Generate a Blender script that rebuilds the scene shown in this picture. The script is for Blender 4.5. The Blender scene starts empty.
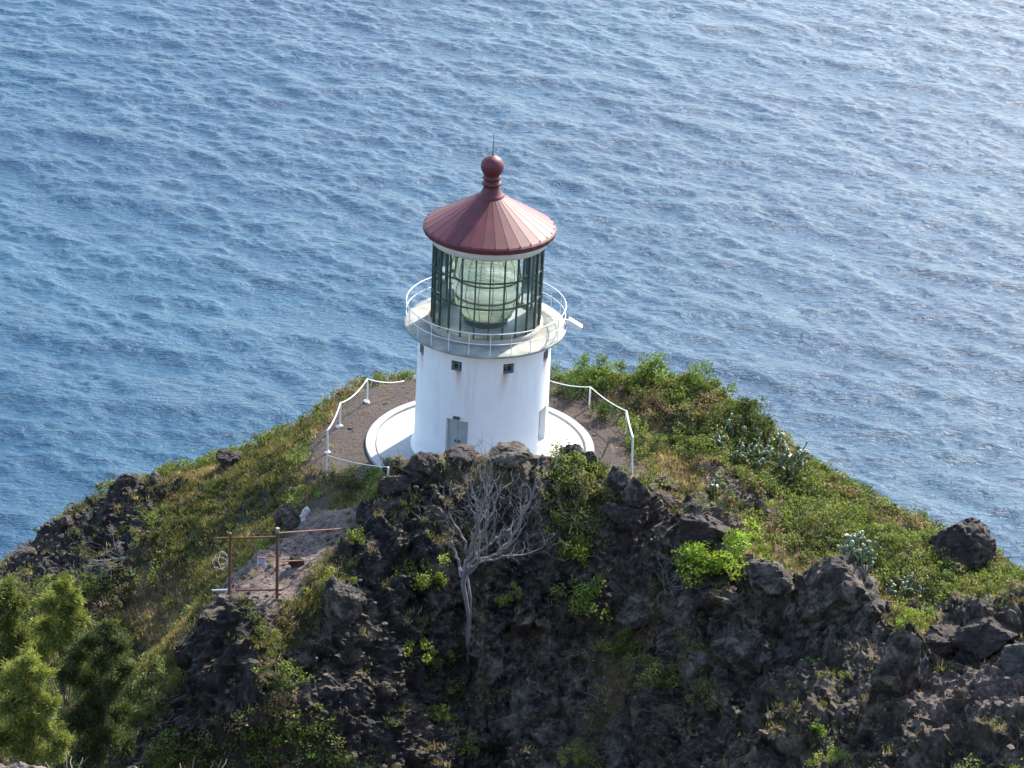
import bpy, math, random
import numpy as np
from mathutils import Vector, Matrix
random.seed(7)
RNG = np.random.default_rng(11)
SC = bpy.context.scene
COL = SC.collection

# ---------------------------------------------------------------- camera
PITCH = math.radians(25.5)
ROLL = math.radians(2.9)
FPX = 2178.0
CAM = np.array([1.19, -80.07, 41.1])
_F = np.array([0, math.cos(PITCH), -math.sin(PITCH)])
_R0 = np.array([1.0, 0, 0])
_U0 = np.array([0, math.sin(PITCH), math.cos(PITCH)])
_R = _R0 * math.cos(ROLL) + _U0 * math.sin(ROLL)
_U = -_R0 * math.sin(ROLL) + _U0 * math.cos(ROLL)
cd = bpy.data.cameras.new('camera')
cd.sensor_width = 36.0
cd.lens = 36.0 * FPX / 1024.0
cd.clip_start = 0.5
cd.clip_end = 20000
camo = bpy.data.objects.new('camera', cd)
COL.objects.link(camo)
camo.matrix_world = Matrix(((_R[0], _U[0], -_F[0], CAM[0]), (_R[1], _U[1], -_F[1], CAM[1]),
                            (_R[2], _U[2], -_F[2], CAM[2]), (0, 0, 0, 1)))
SC.camera = camo

# ---------------------------------------------------------------- light
SUN_AZ = math.radians(33)      # to the right of +Y
SUN_EL = math.radians(37)
wd = bpy.data.worlds.new('World')
SC.world = wd
wd.use_nodes = True
wn = wd.node_tree
bg = wn.nodes['Background']
sky = wn.nodes.new('ShaderNodeTexSky')
sky.sky_type = 'NISHITA'
sky.sun_disc = False
sky.sun_elevation = SUN_EL
sky.sun_rotation = SUN_AZ
sky.air_density = 1.0
sky.dust_density = 1.0
sky.ozone_density = 1.6
sky.altitude = 100
wn.links.new(sky.outputs[0], bg.inputs[0])
bg.inputs[1].default_value = 0.15
sd = bpy.data.lights.new('sun', 'SUN')
sd.energy = 3.5
sd.angle = math.radians(0.55)
sd.color = (1.0, 0.93, 0.82)
suno = bpy.data.objects.new('sun', sd)
COL.objects.link(suno)
_S = Vector((math.sin(SUN_AZ) * math.cos(SUN_EL), math.cos(SUN_AZ) * math.cos(SUN_EL), math.sin(SUN_EL)))
suno.rotation_euler = _S.to_track_quat('Z', 'Y').to_euler()
suno.location = _S * 200
vs = SC.view_settings
vs.view_transform = 'Standard'
vs.look = 'None'
vs.gamma = 1.0
vs.use_curve_mapping = False
vs.exposure = 1.65

# ---------------------------------------------------------------- helpers
def ray(px, py):
    d = _F * FPX + _R * (px - 512) - _U * (py - 384)
    return d / np.linalg.norm(d)

def P(px, py, y=None, z=None):
    d = ray(px, py)
    t = (y - CAM[1]) / d[1] if y is not None else (z - CAM[2]) / d[2]
    return CAM + d * t

def smooth(a, b, x):
    t = np.clip((x - a) / (b - a), 0, 1)  # b may lie below a
    return t * t * (3 - 2 * t)

_perm = RNG.permutation(256)
_perm = np.concatenate([_perm, _perm, _perm])
_grad = RNG.normal(size=(256, 3))
_grad /= np.linalg.norm(_grad, axis=1)[:, None]
_rand3 = RNG.random((256, 3))

def _hash(i, j, k):
    return _perm[_perm[_perm[i & 255] + (j & 255)] + (k & 255)]

def perlin(p):
    pi = np.floor(p).astype(np.int64)
    f = p - pi
    u = f * f * f * (f * (f * 6 - 15) + 10)
    out = 0
    for a in (0, 1):
        for b in (0, 1):
            for c in (0, 1):
                g = _grad[_hash(pi[:, 0] + a, pi[:, 1] + b, pi[:, 2] + c)]
                d = g[:, 0] * (f[:, 0] - a) + g[:, 1] * (f[:, 1] - b) + g[:, 2] * (f[:, 2] - c)
                w = (u[:, 0] if a else 1 - u[:, 0]) * (u[:, 1] if b else 1 - u[:, 1]) * (u[:, 2] if c else 1 - u[:, 2])
                out = out + w * d
    return out * 1.5

def fbm(p, n=4, lac=2.03, gain=0.5, ridge=False):
    a, s, out = 1.0, 1.0, 0
    for i in range(n):
        v = perlin(p * s + 17.3 * i)
        if ridge:
            v = 1 - 2 * np.abs(v)
        out = out + a * v
        a *= gain
        s *= lac
    return out

def worley(p):
    """distance to nearest / second feature point and a random value per cell"""
    pi = np.floor(p).astype(np.int64)
    f1 = np.full(len(p), 9.0)
    f2 = np.full(len(p), 9.0)
    idr = np.zeros(len(p))
    for a in (-1, 0, 1):
        for b in (-1, 0, 1):
            for c in (-1, 0, 1):
                h = _hash(pi[:, 0] + a, pi[:, 1] + b, pi[:, 2] + c)
                q = pi + np.array([a, b, c]) + _rand3[h] * 0.9
                d = np.linalg.norm(q - p, axis=1)
                near = d < f1
                f2 = np.where(near, f1, np.minimum(f2, d))
                idr = np.where(near, _rand3[(h * 7 + 3) & 255, 0], idr)
                f1 = np.where(near, d, f1)
    return f1, f2, idr

def mesh_np(name, V, F, mat=None, parent=None, smooth_=False, cols=None):
    """V (n,3); F (m,k) index array or list of lists"""
    me = bpy.data.meshes.new(name)
    V = np.asarray(V, dtype=np.float32)
    if isinstance(F, np.ndarray):
        k = F.shape[1]
        me.vertices.add(len(V))
        me.vertices.foreach_set('co', V.ravel())
        me.loops.add(F.size)
        me.loops.foreach_set('vertex_index', F.astype(np.int32).ravel())
        me.polygons.add(len(F))
        me.polygons.foreach_set('loop_start', np.arange(0, F.size, k, dtype=np.int32))
        me.update(calc_edges=True)
    else:
        me.from_pydata([tuple(v) for v in V.tolist()], [], F)
        me.update()
    me.polygons.foreach_set('use_smooth', np.full(len(me.polygons), bool(smooth_)))
    for nm, arr in (cols or {}).items():
        at = me.attributes.new(nm, 'FLOAT_COLOR', 'POINT')
        a4 = np.ones((len(V), 4), dtype=np.float32)
        arr = np.asarray(arr, dtype=np.float32)
        a4[:, :arr.shape[1]] = arr
        at.data.foreach_set('color', a4.ravel())
    o = bpy.data.objects.new(name, me)
    COL.objects.link(o)
    if mat is not None:
        me.materials.append(mat)
    if parent is not None:
        o.parent = parent
    return o

def tag(o, label=None, cat=None, group=None, kind=None):
    if label: o['label'] = label
    if cat: o['category'] = cat
    if group: o['group'] = group
    if kind: o['kind'] = kind
    return o

def thing(name, loc, label, cat, group=None, rz=0):
    o = bpy.data.objects.new(name, None)
    o.empty_display_size = 0.3
    COL.objects.link(o)
    o.location = loc
    o.rotation_euler = (0, 0, rz)
    return tag(o, label, cat, group)

class MB:
    def __init__(s):
        s.v = []
        s.f = []
    def add(s, vs_, fs):
        n = len(s.v)
        s.v += [tuple(float(c) for c in v) for v in vs_]
        s.f += [[i + n for i in f] for f in fs]
        return s
    def box(s, c, size, rot=None):
        hx, hy, hz = [a / 2 for a in size]
        pts = [Vector((x, y, z)) for x in (-hx, hx) for y in (-hy, hy) for z in (-hz, hz)]
        if rot is not None:
            pts = [rot @ p for p in pts]
        pts = [p + Vector(c) for p in pts]
        return s.add(pts, [(0, 1, 3, 2), (4, 6, 7, 5), (0, 4, 5, 1), (2, 3, 7, 6), (0, 2, 6, 4), (1, 5, 7, 3)])
    def tube(s, pts, r, n=6, cap=True):
        pts = [Vector(p) for p in pts]
        rs = r if hasattr(r, '__len__') else [r] * len(pts)
        rings = []
        up = None
        for i, p in enumerate(pts):
            d = (pts[min(i + 1, len(pts) - 1)] - pts[max(i - 1, 0)])
            if d.length < 1e-9: d = Vector((0, 0, 1))
            d.normalize()
            if up is None:
                up = Vector((0, 0, 1)) if abs(d.z) < 0.9 else Vector((1, 0, 0))
            a = d.cross(up)
            if a.length < 1e-4: a = d.cross(Vector((0, 1, 0)))
            a.normalize()
            b = a.cross(d)
            up = b
            rings.append([p + (a * math.cos(2 * math.pi * k / n) + b * math.sin(2 * math.pi * k / n)) * rs[i] for k in range(n)])
        vs_ = [v for rg in rings for v in rg]
        fs = []
        for i in range(len(pts) - 1):
            for k in range(n):
                fs.append((i * n + k, i * n + (k + 1) % n, (i + 1) * n + (k + 1) % n, (i + 1) * n + k))
        if cap:
            fs.append(tuple(range(n - 1, -1, -1)))
            fs.append(tuple((len(pts) - 1) * n + k for k in range(n)))
        return s.add(vs_, fs)
    def lathe(s, prof, n=64, a0=0.0, c=(0, 0, 0), close=False):
        vs_ = []
        for (r, z) in prof:
            for k in range(n):
                a = a0 + 2 * math.pi * k / n
                vs_.append((c[0] + r * math.sin(a), c[1] - r * math.cos(a), c[2] + z))
        fs = []
        m = len(prof)
        for i in range(m if close else m - 1):
            j = (i + 1) % m
            for k in range(n):
                fs.append((i * n + k, i * n + (k + 1) % n, j * n + (k + 1) % n, j * n + k))
        return s.add(vs_, fs)
    def build(s, name, mat=None, parent=None, smooth_=False):
        return mesh_np(name, np.array(s.v), s.f, mat, parent, smooth_)

# ---------------------------------------------------------------- materials
def new_mat(name):
    m = bpy.data.materials.new(name)
    m.use_nodes = True
    nt = m.node_tree
    return m, nt, nt.nodes['Principled BSDF'], nt.nodes['Material Output']

def node(nt, t, **kw):
    n = nt.nodes.new(t)
    for k, v in kw.items():
        if k in n.inputs.keys():
            n.inputs[k].default_value = v
        else:
            setattr(n, k, v)
    return n

def ramp(nt, fac, stops):
    r = nt.nodes.new('ShaderNodeValToRGB')
    el = r.color_ramp.elements
    while len(el) > 1: el.remove(el[-1])
    el[0].position = stops[0][0]
    el[0].color = (*stops[0][1], 1)
    for p, c in stops[1:]:
        e = el.new(p)
        e.color = (*c, 1)
    nt.links.new(fac, r.inputs[0])
    return r.outputs[0]

def noise(nt, scale, detail=4, rough=0.55, vec=None, dist=0.0):
    n = node(nt, 'ShaderNodeTexNoise')
    n.inputs['Scale'].default_value = scale
    n.inputs['Detail'].default_value = detail
    n.inputs['Roughness'].default_value = rough
    n.inputs['Distortion'].default_value = dist
    if vec is not None: nt.links.new(vec, n.inputs['Vector'])
    return n.outputs['Fac']

def mixc(nt, fac, a, b, mode='MIX'):
    m = nt.nodes.new('ShaderNodeMix')
    m.data_type = 'RGBA'
    m.blend_type = mode
    for sock, v in ((m.inputs[0], fac), (m.inputs[6], a), (m.inputs[7], b)):
        if isinstance(v, (int, float)): sock.default_value = v
        elif isinstance(v, tuple): sock.default_value = (*v, 1)
        else: nt.links.new(v, sock)
    return m.outputs[2]

def bump(nt, h, strength=0.5, dist=0.1, nrm=None):
    b = nt.nodes.new('ShaderNodeBump')
    b.inputs['Strength'].default_value = strength
    b.inputs['Distance'].default_value = dist
    nt.links.new(h, b.inputs['Height'])
    if nrm is not None: nt.links.new(nrm, b.inputs['Normal'])
    return b.outputs[0]

def objco(nt):
    return nt.nodes.new('ShaderNodeTexCoord').outputs['Object']

def painted(name, col, var=0.12, rough=0.5, scale=3.0, metal=0.0, bumpd=0.004, spec=0.5):
    m, nt, b, o = new_mat(name)
    co = objco(nt)
    n = noise(nt, scale, 5, 0.6, co)
    c1 = tuple(min(1, c * (1 - var)) for c in col)
    c2 = tuple(min(1, c * (1 + var)) for c in col)
    nt.links.new(ramp(nt, n, [(0.3, c1), (0.7, c2)]), b.inputs['Base Color'])
    b.inputs['Roughness'].default_value = rough
    b.inputs['Metallic'].default_value = metal
    b.inputs['Specular IOR Level'].default_value = spec
    if bumpd:
        nt.links.new(bump(nt, noise(nt, scale * 8, 3, 0.6, co), 0.4, bumpd), b.inputs['Normal'])
    return m
# ---------------------------------------------------------------- sea
SEA_Z = -128.0
def make_sea():
    N, L = 1024, 420.0
    rng = np.random.default_rng(5)
    k = 2 * np.pi * np.fft.fftfreq(N, d=L / N)
    KX, KY = np.meshgrid(k, k, indexing='ij')
    K = np.hypot(KX, KY)
    K[0, 0] = 1e-6
    def spec(wind, direc, p, amp, lmin, spreadmin):
        Lw = wind * wind / 9.81
        dx, dy = math.cos(direc), math.sin(direc)
        c = (KX * dx + KY * dy) / K
        S = amp * np.exp(-1 / (K * Lw) ** 2) / K ** 3.65 * (spreadmin + np.abs(c) ** p) * np.exp(-(K * lmin) ** 2)
        return S
    S = spec(6.0, math.radians(72), 3.0, 1.0, 0.14, 0.05) + spec(13.0, math.radians(56), 8.0, 0.03, 1.5, 0.0)
    g = rng.normal(size=(N, N)) + 1j * rng.normal(size=(N, N))
    Hk = g * np.sqrt(S)
    Hk[0, 0] = 0
    h = np.real(np.fft.ifft2(Hk))
    sc = 0.45 / h.std()
    Dx = np.real(np.fft.ifft2(1j * KX / K * Hk)) * sc
    Dy = np.real(np.fft.ifft2(1j * KY / K * Hk)) * sc
    h = h * sc
    h = 0.80 * np.tanh(h / 0.80)
    # soften the few over-steep faces
    for _ in range(3):
        sl = np.hypot(*np.gradient(h, L / N))
        w = smooth(0.40, 0.62, sl)
        for _k in range(3): w = (w + np.roll(w, 1, 0) + np.roll(w, -1, 0) + np.roll(w, 1, 1) + np.roll(w, -1, 1)) / 3.5
        w = np.clip(w, 0, 1)
        hs = h
        for _k in range(4): hs = (hs + np.roll(hs, 1, 0) + np.roll(hs, -1, 0) + np.roll(hs, 1, 1) + np.roll(hs, -1, 1)) / 5
        h = h * (1 - w) + hs * w
    chop = 0.32
    d = L / N
    gx = lambda a: (np.roll(a, -1, 0) - np.roll(a, 1, 0)) / (2 * d)
    gy = lambda a: (np.roll(a, -1, 1) - np.roll(a, 1, 1)) / (2 * d)
    J = (1 + chop * gx(Dx)) * (1 + chop * gy(Dy)) - chop * chop * gx(Dy) * gy(Dx)
    # grid with fine middle and growing outskirts
    def axis(lo, hi, st, far, n):
        a = np.arange(lo, hi, st)
        g = np.geomspace(st, far, n)
        return np.concatenate([lo - np.cumsum(g)[::-1], a, a[-1] + np.cumsum(g)])
    xs = axis(-135, 200, 0.36, 900, 60)
    ys = axis(135, 560, 0.46, 900, 60)
    X, Y = np.meshgrid(xs, ys, indexing='ij')
    def samp(a):
        u = (X / d) % N
        v = (Y / d) % N
        i = np.floor(u).astype(int) % N
        j = np.floor(v).astype(int) % N
        fu = u - np.floor(u)
        fv = v - np.floor(v)
        i1, j1 = (i + 1) % N, (j + 1) % N
        return (a[i, j] * (1 - fu) * (1 - fv) + a[i1, j] * fu * (1 - fv) + a[i, j1] * (1 - fu) * fv + a[i1, j1] * fu * fv)
    fade = 1 - smooth(700, 3000, np.hypot(X, Y))
    Z = samp(h) * fade + SEA_Z
    XX = X + chop * samp(Dx) * fade
    YY = Y + chop * samp(Dy) * fade
    Jm = samp(J)
    hh = samp(h)
    foam = smooth(0.80, 0.52, Jm) * smooth(0.1, 0.5, hh)
    V = np.stack([XX, YY, Z], -1).reshape(-1, 3)
    nx, ny = X.shape
    idx = np.arange(nx * ny).reshape(nx, ny)
    F = np.stack([idx[:-1, :-1], idx[1:, :-1], idx[1:, 1:], idx[:-1, 1:]], -1).reshape(-1, 4)
    m, nt, b, out = new_mat('sea_water')
    geo = nt.nodes.new('ShaderNodeNewGeometry').outputs['Position']
    mp = node(nt, 'ShaderNodeMapping')
    mp.inputs['Rotation'].default_value = (0, 0, math.radians(-14))
    mp.inputs['Scale'].default_value = (0.8, 2.0, 1.0)
    nt.links.new(geo, mp.inputs[0])
    n1 = noise(nt, 0.55, 5, 0.62, mp.outputs[0], 0.6)
    n2 = noise(nt, 2.2, 4, 0.6, mp.outputs[0], 0.4)
    nb = bump(nt, n1, 1.0, 1.0)
    nb = bump(nt, n2, 1.0, 0.20, nb)
    nt.links.new(nb, b.inputs['Normal'])
    big = noise(nt, 0.012, 3, 0.5, geo)
    deep = ramp(nt, big, [(0.35, (0.007, 0.060, 0.122)), (0.65, (0.009, 0.074, 0.136))])
    at = nt.nodes.new('ShaderNodeAttribute')
    at.attribute_name = 'foam'
    fn = ramp(nt, noise(nt, 1.6, 6, 0.75, geo), [(0.45, (0, 0, 0)), (0.62, (1, 1, 1))])
    mm = nt.nodes.new('ShaderNodeMath'); mm.operation = 'MULTIPLY'
    nt.links.new(at.outputs['Fac'], mm.inputs[0]); nt.links.new(fn, mm.inputs[1])
    nt.links.new(mixc(nt, mm.outputs[0], deep, (0.75, 0.8, 0.82)), b.inputs['Base Color'])
    b.inputs['Roughness'].default_value = 0.37
    b.inputs['IOR'].default_value = 1.33
    o = mesh_np('sea', V, F, m, None, True, {'foam': np.repeat(foam.reshape(-1, 1), 3, 1)})
    tag(o, kind='structure')
make_sea()
# ---------------------------------------------------------------- land
CP = []
for q in [(330,478),(345,430),(370,400),(415,380),(480,374),(550,385),(600,410),(640,470),(312,470),(430,400),(520,395),(590,440),(370,490),(610,480)]:
    CP.append(P(q[0], q[1], z=0.0))
for q in [
    # ridge on the left, then the slope on this side of it
    (350,396,6.0),(310,424,5),(240,463,3.5),(190,484,3.5),(130,489,4),(60,530,3.5),(0,588,2.5),(-90,655,1),
    (290,455,1),(250,500,-1),(200,520,0),(150,540,-.5),(100,545,1),(60,570,0),(0,600,-2),(60,650,-5),(0,700,-8),(150,600,-3.5),(200,570,-3.5),
    (150,660,-7),(200,600,-6.5),(290,500,-3),(325,492,-4.5),(275,520,-4.5),(235,545,-5),
    # path
    (345,508,-7.2),(320,520,-8.5),(290,550,-11),(255,592,-14.6),(225,604,-16),(285,588,-14.2),(215,625,-17),(262,550,-11.5),
    # gully
    (215,650,-17.5),(180,700,-17),(130,740,-15),(80,768,-14),(150,768,-17),(250,700,-19.5),(250,768,-20),(60,768,-14),
    # rock crest
    (300,610,-15.5),(270,640,-17),(350,530,-10.5),(355,560,-12.5),(385,503,-9.5),(400,475,-9),(440,456,-8.8),(500,450,-8.8),(560,458,-8.8),
    (600,478,-9),(650,497,-9.5),(700,525,-11),(740,560,-13),(800,578,-14),(840,576,-14.5),(890,610,-15.5),(940,625,-16.5),(1024,615,-18),(1100,640,-18),
    # rock face
    (400,560,-12.5),(420,650,-14.5),(450,500,-10.3),(470,600,-12.8),(480,700,-15),(480,768,-17),(380,650,-15.5),(350,620,-15.5),(330,700,-18),
    (380,768,-19),(560,520,-10.5),(560,600,-12.5),(580,700,-15.5),(600,768,-18),(650,560,-12),(660,640,-14.5),(700,700,-17.5),(720,768,-20),
    (720,600,-14.5),(780,640,-16),(820,700,-19.5),(860,640,-16.5),(900,680,-20),(860,768,-23),(960,700,-22),(1024,680,-22),(1024,768,-26),(1150,768,-26),
    # ridge on the right, then its slope
    (590,382,7.2),(650,388,7.5),(700,398,7),(740,415,6),(800,465,3.5),(850,497,1.5),(920,529,-.5),(985,564,-3),(1024,587,-5),(1120,640,-8),
    (620,420,3.5),(680,450,1),(740,470,-.5),(700,500,-4),(780,530,-5),(850,560,-7),(900,590,-9),(960,600,-9.5),(1010,600,-9),(880,530,-2.5),(820,500,-1)]:
    CP.append(P(q[0], q[1], y=q[2]))
CP = np.array(CP)
EX = [(-2.5, -6.4, .2), (0, -6.4, .3), (2.4, -6.4, .3), (4.2, -6.2, .2), (-4.5, -6.6, .4), (7, -8, .6), (11.5, -11.3, -.8), (15, -13, -.6)]
for (ax, ay) in [(-26, 9), (-20, 10), (-14, 11), (-8, 12), (-2, 12.5), (4, 13), (9, 12), (14, 9), (20, 5), (26, 0)]:
    EX.append((ax, ay, -9.0 if abs(ax) < 16 else -13))
EX += [(-10, -30, -6), (0, -30, -6), (10, -33, -4), (20, -34, -2), (-24, -22, -10), (-18, -28, -8)]
CP = np.vstack([CP, np.array(EX)])
C2 = 1.0
def _ker(a, b):
    return np.sqrt(((a[:, None, 0] - b[None, :, 0]) ** 2 + (a[:, None, 1] - b[None, :, 1]) ** 2) + C2)
_A = _ker(CP, CP)
_W = np.linalg.solve(_A + 0.0 * np.eye(len(CP)) - 0.05 * np.eye(len(CP)), CP[:, 2] - CP[:, 2].mean())

def base_height(x, y):
    """smooth height of the headland"""
    sh = x.shape
    x, y = x.ravel(), y.ravel()
    xc, yc = np.clip(x, -27, 27), np.clip(y, -35, 12.5)
    out = np.empty(len(x))
    for s in range(0, len(x), 60000):
        q = np.stack([xc[s:s + 60000], yc[s:s + 60000]], 1)
        out[s:s + 60000] = _ker(q, CP) @ _W + CP[:, 2].mean()
    dist = np.hypot(x - xc, np.maximum(y - yc, 0))
    out = out - 1.25 * dist
    # the terrace is level
    rt = np.hypot(x, y - 0.3)
    w = 1 - smooth(5.2, 7.6, rt + 0.35 * np.sin(3 * np.arctan2(y, x)))
    w = w * smooth(-7.2, -5.6, y)
    out = out * (1 - w)
    # the hillside that the viewpoint stands on
    d = y + 80.0
    hill = 39.2 - 0.83 * np.maximum(d, 0) + 0.1 * np.minimum(d, 0) - 0.35 * np.maximum(np.abs(x) - 14, 0)
    hill = hill + 1.9 * np.exp(-(((x + 3.9) / 1.3) ** 2 + ((y + 66.3) / 1.4) ** 2))
    hill = np.where(y > -28, hill - 3 * (y + 28), hill)
    kk = 1.2
    m_ = np.maximum(out, hill)
    out = m_ + np.log(np.exp((out - m_) / kk) + np.exp((hill - m_) / kk)) * kk
    return np.maximum(out, SEA_Z - 4).reshape(sh)

def axis2(lo, hi, st, far, n):
    a = np.arange(lo, hi, st)
    g = np.geomspace(st, far, n)
    return np.concatenate([lo - np.cumsum(g)[::-1], a, a[-1] + np.cumsum(g)])
_xs = axis2(-22, 22, 0.08, 14, 60)
_ys = axis2(-27, 10, 0.07, 12, 60)
GX, GY = np.meshgrid(_xs, _ys, indexing='ij')
# heights on a coarse lattice first, to look points up quickly
_cx = np.linspace(-30, 30, 401)
_cy = np.linspace(-40, 14, 361)
_CX, _CY = np.meshgrid(_cx, _cy, indexing='ij')
_CH = base_height(_CX, _CY)
def hq(x, y, A=_CH):
    u = np.clip((np.asarray(x, float) + 30) / 60 * 400, 0, 399.999)
    v = np.clip((np.asarray(y, float) + 40) / 54 * 360, 0, 359.999)
    i, j = u.astype(int), v.astype(int)
    fu, fv = u - i, v - j
    return A[i, j] * (1 - fu) * (1 - fv) + A[i + 1, j] * fu * (1 - fv) + A[i, j + 1] * (1 - fu) * fv + A[i + 1, j + 1] * fu * fv

def G(px, py):
    """place on the smooth ground seen in that direction (or the nearest approach to it)"""
    d = ray(px, py)
    t = np.linspace(50, 105, 1100)
    p = CAM + d[None, :] * t[:, None]
    gap = p[:, 2] - hq(p[:, 0], p[:, 1])
    ok = np.where(gap < 0)[0]
    i = ok[0] if len(ok) else int(np.argmin(gap))
    q = p[i].copy()
    q[2] = float(hq(q[0], q[1]))
    return q
def in_poly(px, py, poly):
    r = np.zeros(px.shape, bool)
    n = len(poly)
    j = n - 1
    for i in range(n):
        xi, yi = poly[i]; xj, yj = poly[j]
        c = ((yi > py) != (yj > py)) & (px < (xj - xi) * (py - yi) / (yj - yi + 1e-12) + xi)
        r ^= c
        j = i
    return r

# patches of ground: kind, outline as seen from the viewpoint (cast onto the ground), optional extra margin
PATCH = [
 ('rock', [(372,505),(400,468),(440,450),(500,446),(600,462),(650,490),(700,518),(760,556),(830,568),(890,600),(1060,600),(1100,790),(60,800),(130,740),(170,700),(215,640),(270,606),(320,575),(352,530)]),
 ('rock', [(-60,600),(0,555),(60,513),(130,476),(190,470),(238,452),(245,470),(190,500),(150,520),(140,560),(105,585),(60,580),(-40,640)]),
 ('green', [(362,385),(310,412),(255,445),(215,470),(160,520),(140,560),(118,590),(130,680),(178,706),(215,650),(212,600),(250,560),(290,522),(300,500),(292,470),(318,430),(345,400)]),
 ('dry', [(130,560),(190,560),(205,600),(195,640),(150,660),(125,620)]),
 ('dry', [(115,478),(200,466),(240,452),(235,470),(180,484),(120,492)]),
 ('green', [(160,500),(190,486),(215,470),(212,490),(175,520)]),
 ('dry', [(285,476),(310,478),(345,484),(385,490),(380,500),(340,504),(300,498),(280,490)]),
 ('dry', [(300,455),(330,405),(372,380),(380,388),(345,425),(318,460)]),
 ('soil', [(308,476),(298,455),(325,425),(362,386),(420,374),(480,370),(552,378),(610,400),(628,430),(642,472),(600,480),(420,478),(385,484)]),
 ('soil', [(303,508),(368,498),(360,522),(336,560),(300,598),(250,622),(205,650),(196,640),(214,596),(245,565),(290,530)]),
 ('rock', [(215,618),(262,612),(300,640),(240,790),(90,800),(150,720),(180,700)]),
 ('green', [(400,488),(360,487),(345,490),(330,500),(370,505),(385,500)]),
 ('green', [(330,560),(345,535),(352,560),(330,600),(300,640),(262,665),(250,650),(280,612)]),
 ('bush', [(556,368),(640,362),(740,392),(805,445),(855,488),(905,515),(925,560),(880,600),(838,560),(770,520),(715,486),(660,450),(640,420),(615,402),(570,392)]),
 ('bush', [(880,512),(925,520),(985,550),(1080,590),(1080,618),(1010,606),(930,612),(890,600)]),
 ('dry', [(560,384),(600,390),(640,402),(668,440),(640,432),(612,404)]),
 ('bush', [(545,470),(600,478),(610,505),(600,540),(560,535),(545,500)]),
 ('dry', [(640,425),(670,445),(700,480),(730,520),(800,560),(830,572),(800,582),(740,560),(700,522),(672,500),(650,480)]),
 ('rock', [(690,458),(735,482),(780,518),(775,524),(745,508),(700,486)]),
 ('green', [(675,485),(720,500),(760,530),(740,545),(700,520)]),
 ('green', [(880,588),(905,592),(945,628),(935,636),(890,632)]),
 ('dry', [(900,505),(960,530),(990,552),(985,562),(940,540),(905,522)]),
 ('dry', [(430,462),(480,456),(520,470),(500,485),(440,480)]),
 ('soil', [(900,705),(960,680),(1060,660),(1080,715),(980,735),(910,730)]),
 ('dry', [(600,640),(640,600),(660,640),(620,720),(590,740)]),
]
KINDS = ['rock', 'soil', 'dry', 'green', 'bush']
_M = {k: np.zeros(_CX.shape) for k in KINDS}
_M['dry'][:] = 0.35
_M['bush'][:] = 0.65
for kd_, poly in PATCH:
    w = [tuple(G(*q)[:2]) for q in poly]
    ins = in_poly(_CX, _CY, w)
    for k in KINDS:
        _M[k][ins] = 1.0 if k == kd_ else 0.0
# behind the ridges and far to the sides
def blur(a, n):
    for _ in range(n):
        a = (a + np.roll(a, 1, 0) + np.roll(a, -1, 0) + np.roll(a, 1, 1) + np.roll(a, -1, 1)) / 5
    return a
for k in KINDS: _M[k] = blur(_M[k], 3)

X0, Y0 = GX.ravel(), GY.ravel()
Z0 = base_height(GX, GY)
gx_ = np.gradient(Z0, _xs, axis=0).ravel()
gy_ = np.gradient(Z0, _ys, axis=1).ravel()
Z0 = Z0.ravel()
NRM = np.stack([-gx_, -gy_, np.ones_like(gx_)], 1)
NRM /= np.linalg.norm(NRM, axis=1)[:, None]
PT = np.stack([X0, Y0, Z0], 1)
wx = fbm(PT * 0.9 + 5, 4) * 0.45
wy = fbm(PT * 0.9 + 55, 4) * 0.45
MK = {k: hq(X0 + wx, Y0 + wy, _M[k]) for k in KINDS}
far_ = (np.abs(X0) > 29) | (Y0 > 13) | (Y0 < -39)
for k in KINDS: MK[k] = np.where(far_, {'rock': .5, 'dry': .3, 'bush': .2}.get(k, 0), MK[k])
_s = sum(MK.values()) + 1e-6
for k in KINDS: MK[k] = MK[k] / _s
# patches break up
nz = fbm(PT * 1.6 + 90, 4)
MK['green'] *= smooth(-0.75, 0.1, nz)
near_ = (np.abs(X0) < 30) & (Y0 > -40) & (Y0 < 14)
rk = MK['rock']
disp = np.zeros(len(PT))
i_ = np.where(near_)[0]
p = PT[i_]
warp = np.stack([fbm(p * 1.1 + 3, 2), fbm(p * 1.1 + 31, 2), fbm(p * 1.1 + 61, 2)], 1)
q = p + warp * 0.35
f1, f2, idr = worley(q * np.array([0.62, 0.62, 0.36]))
g1, g2, idg = worley(q * np.array([1.7, 1.7, 1.05]) + 9)
h1, h2, idh = worley(p * 4.2 + 19)
big = (idr - 0.45) * 0.80 + fbm(q * 0.55 + 41, 3) * 0.45
lay = p[:, 2] * 1.5 + p[:, 0] * 0.35 + fbm(p * 0.45 + 23, 4) * 2.2
lay = (lay - np.floor(lay))
big = big + (smooth(0, 0.22, lay) - lay) * 0.34 * smooth(-0.3, 0.4, fbm(p * 0.3 + 91, 2))
med = ((idg - 0.5) * 0.36 + smooth(0, 0.10, g2 - g1) * 0.05) * smooth(-0.5, 0.5, fbm(p * 0.5 + 77, 2))
sml = (idh - 0.5) * 0.10 + smooth(0, 0.2, h2 - h1) * 0.05
rid = fbm(q * np.array([1.1, 1.1, 0.55]) + 7, 6, ridge=True, gain=0.62) * 0.23 - 0.1
fin = fbm(p * 7.0, 3) * 0.035
lim = smooth(-5.5, -8.0, p[:, 1]) * 0.6 + 0.4
rr = np.clip(rk[i_] + 0.7 * MK['soil'][i_] * smooth(-17, -20, p[:, 1]), 0, 1)
sm_ = 1 - MK['soil'][i_] * smooth(-10.0, -6.5, p[:, 1])
disp[i_] = rr * (big * lim + med + sml + rid) + fin * (0.3 + rr) + sm_ * (1 - rr) * (fbm(p * 0.8, 4) * 0.22 + med * 0.15)
_rt = np.hypot(X0, Y0)
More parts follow.
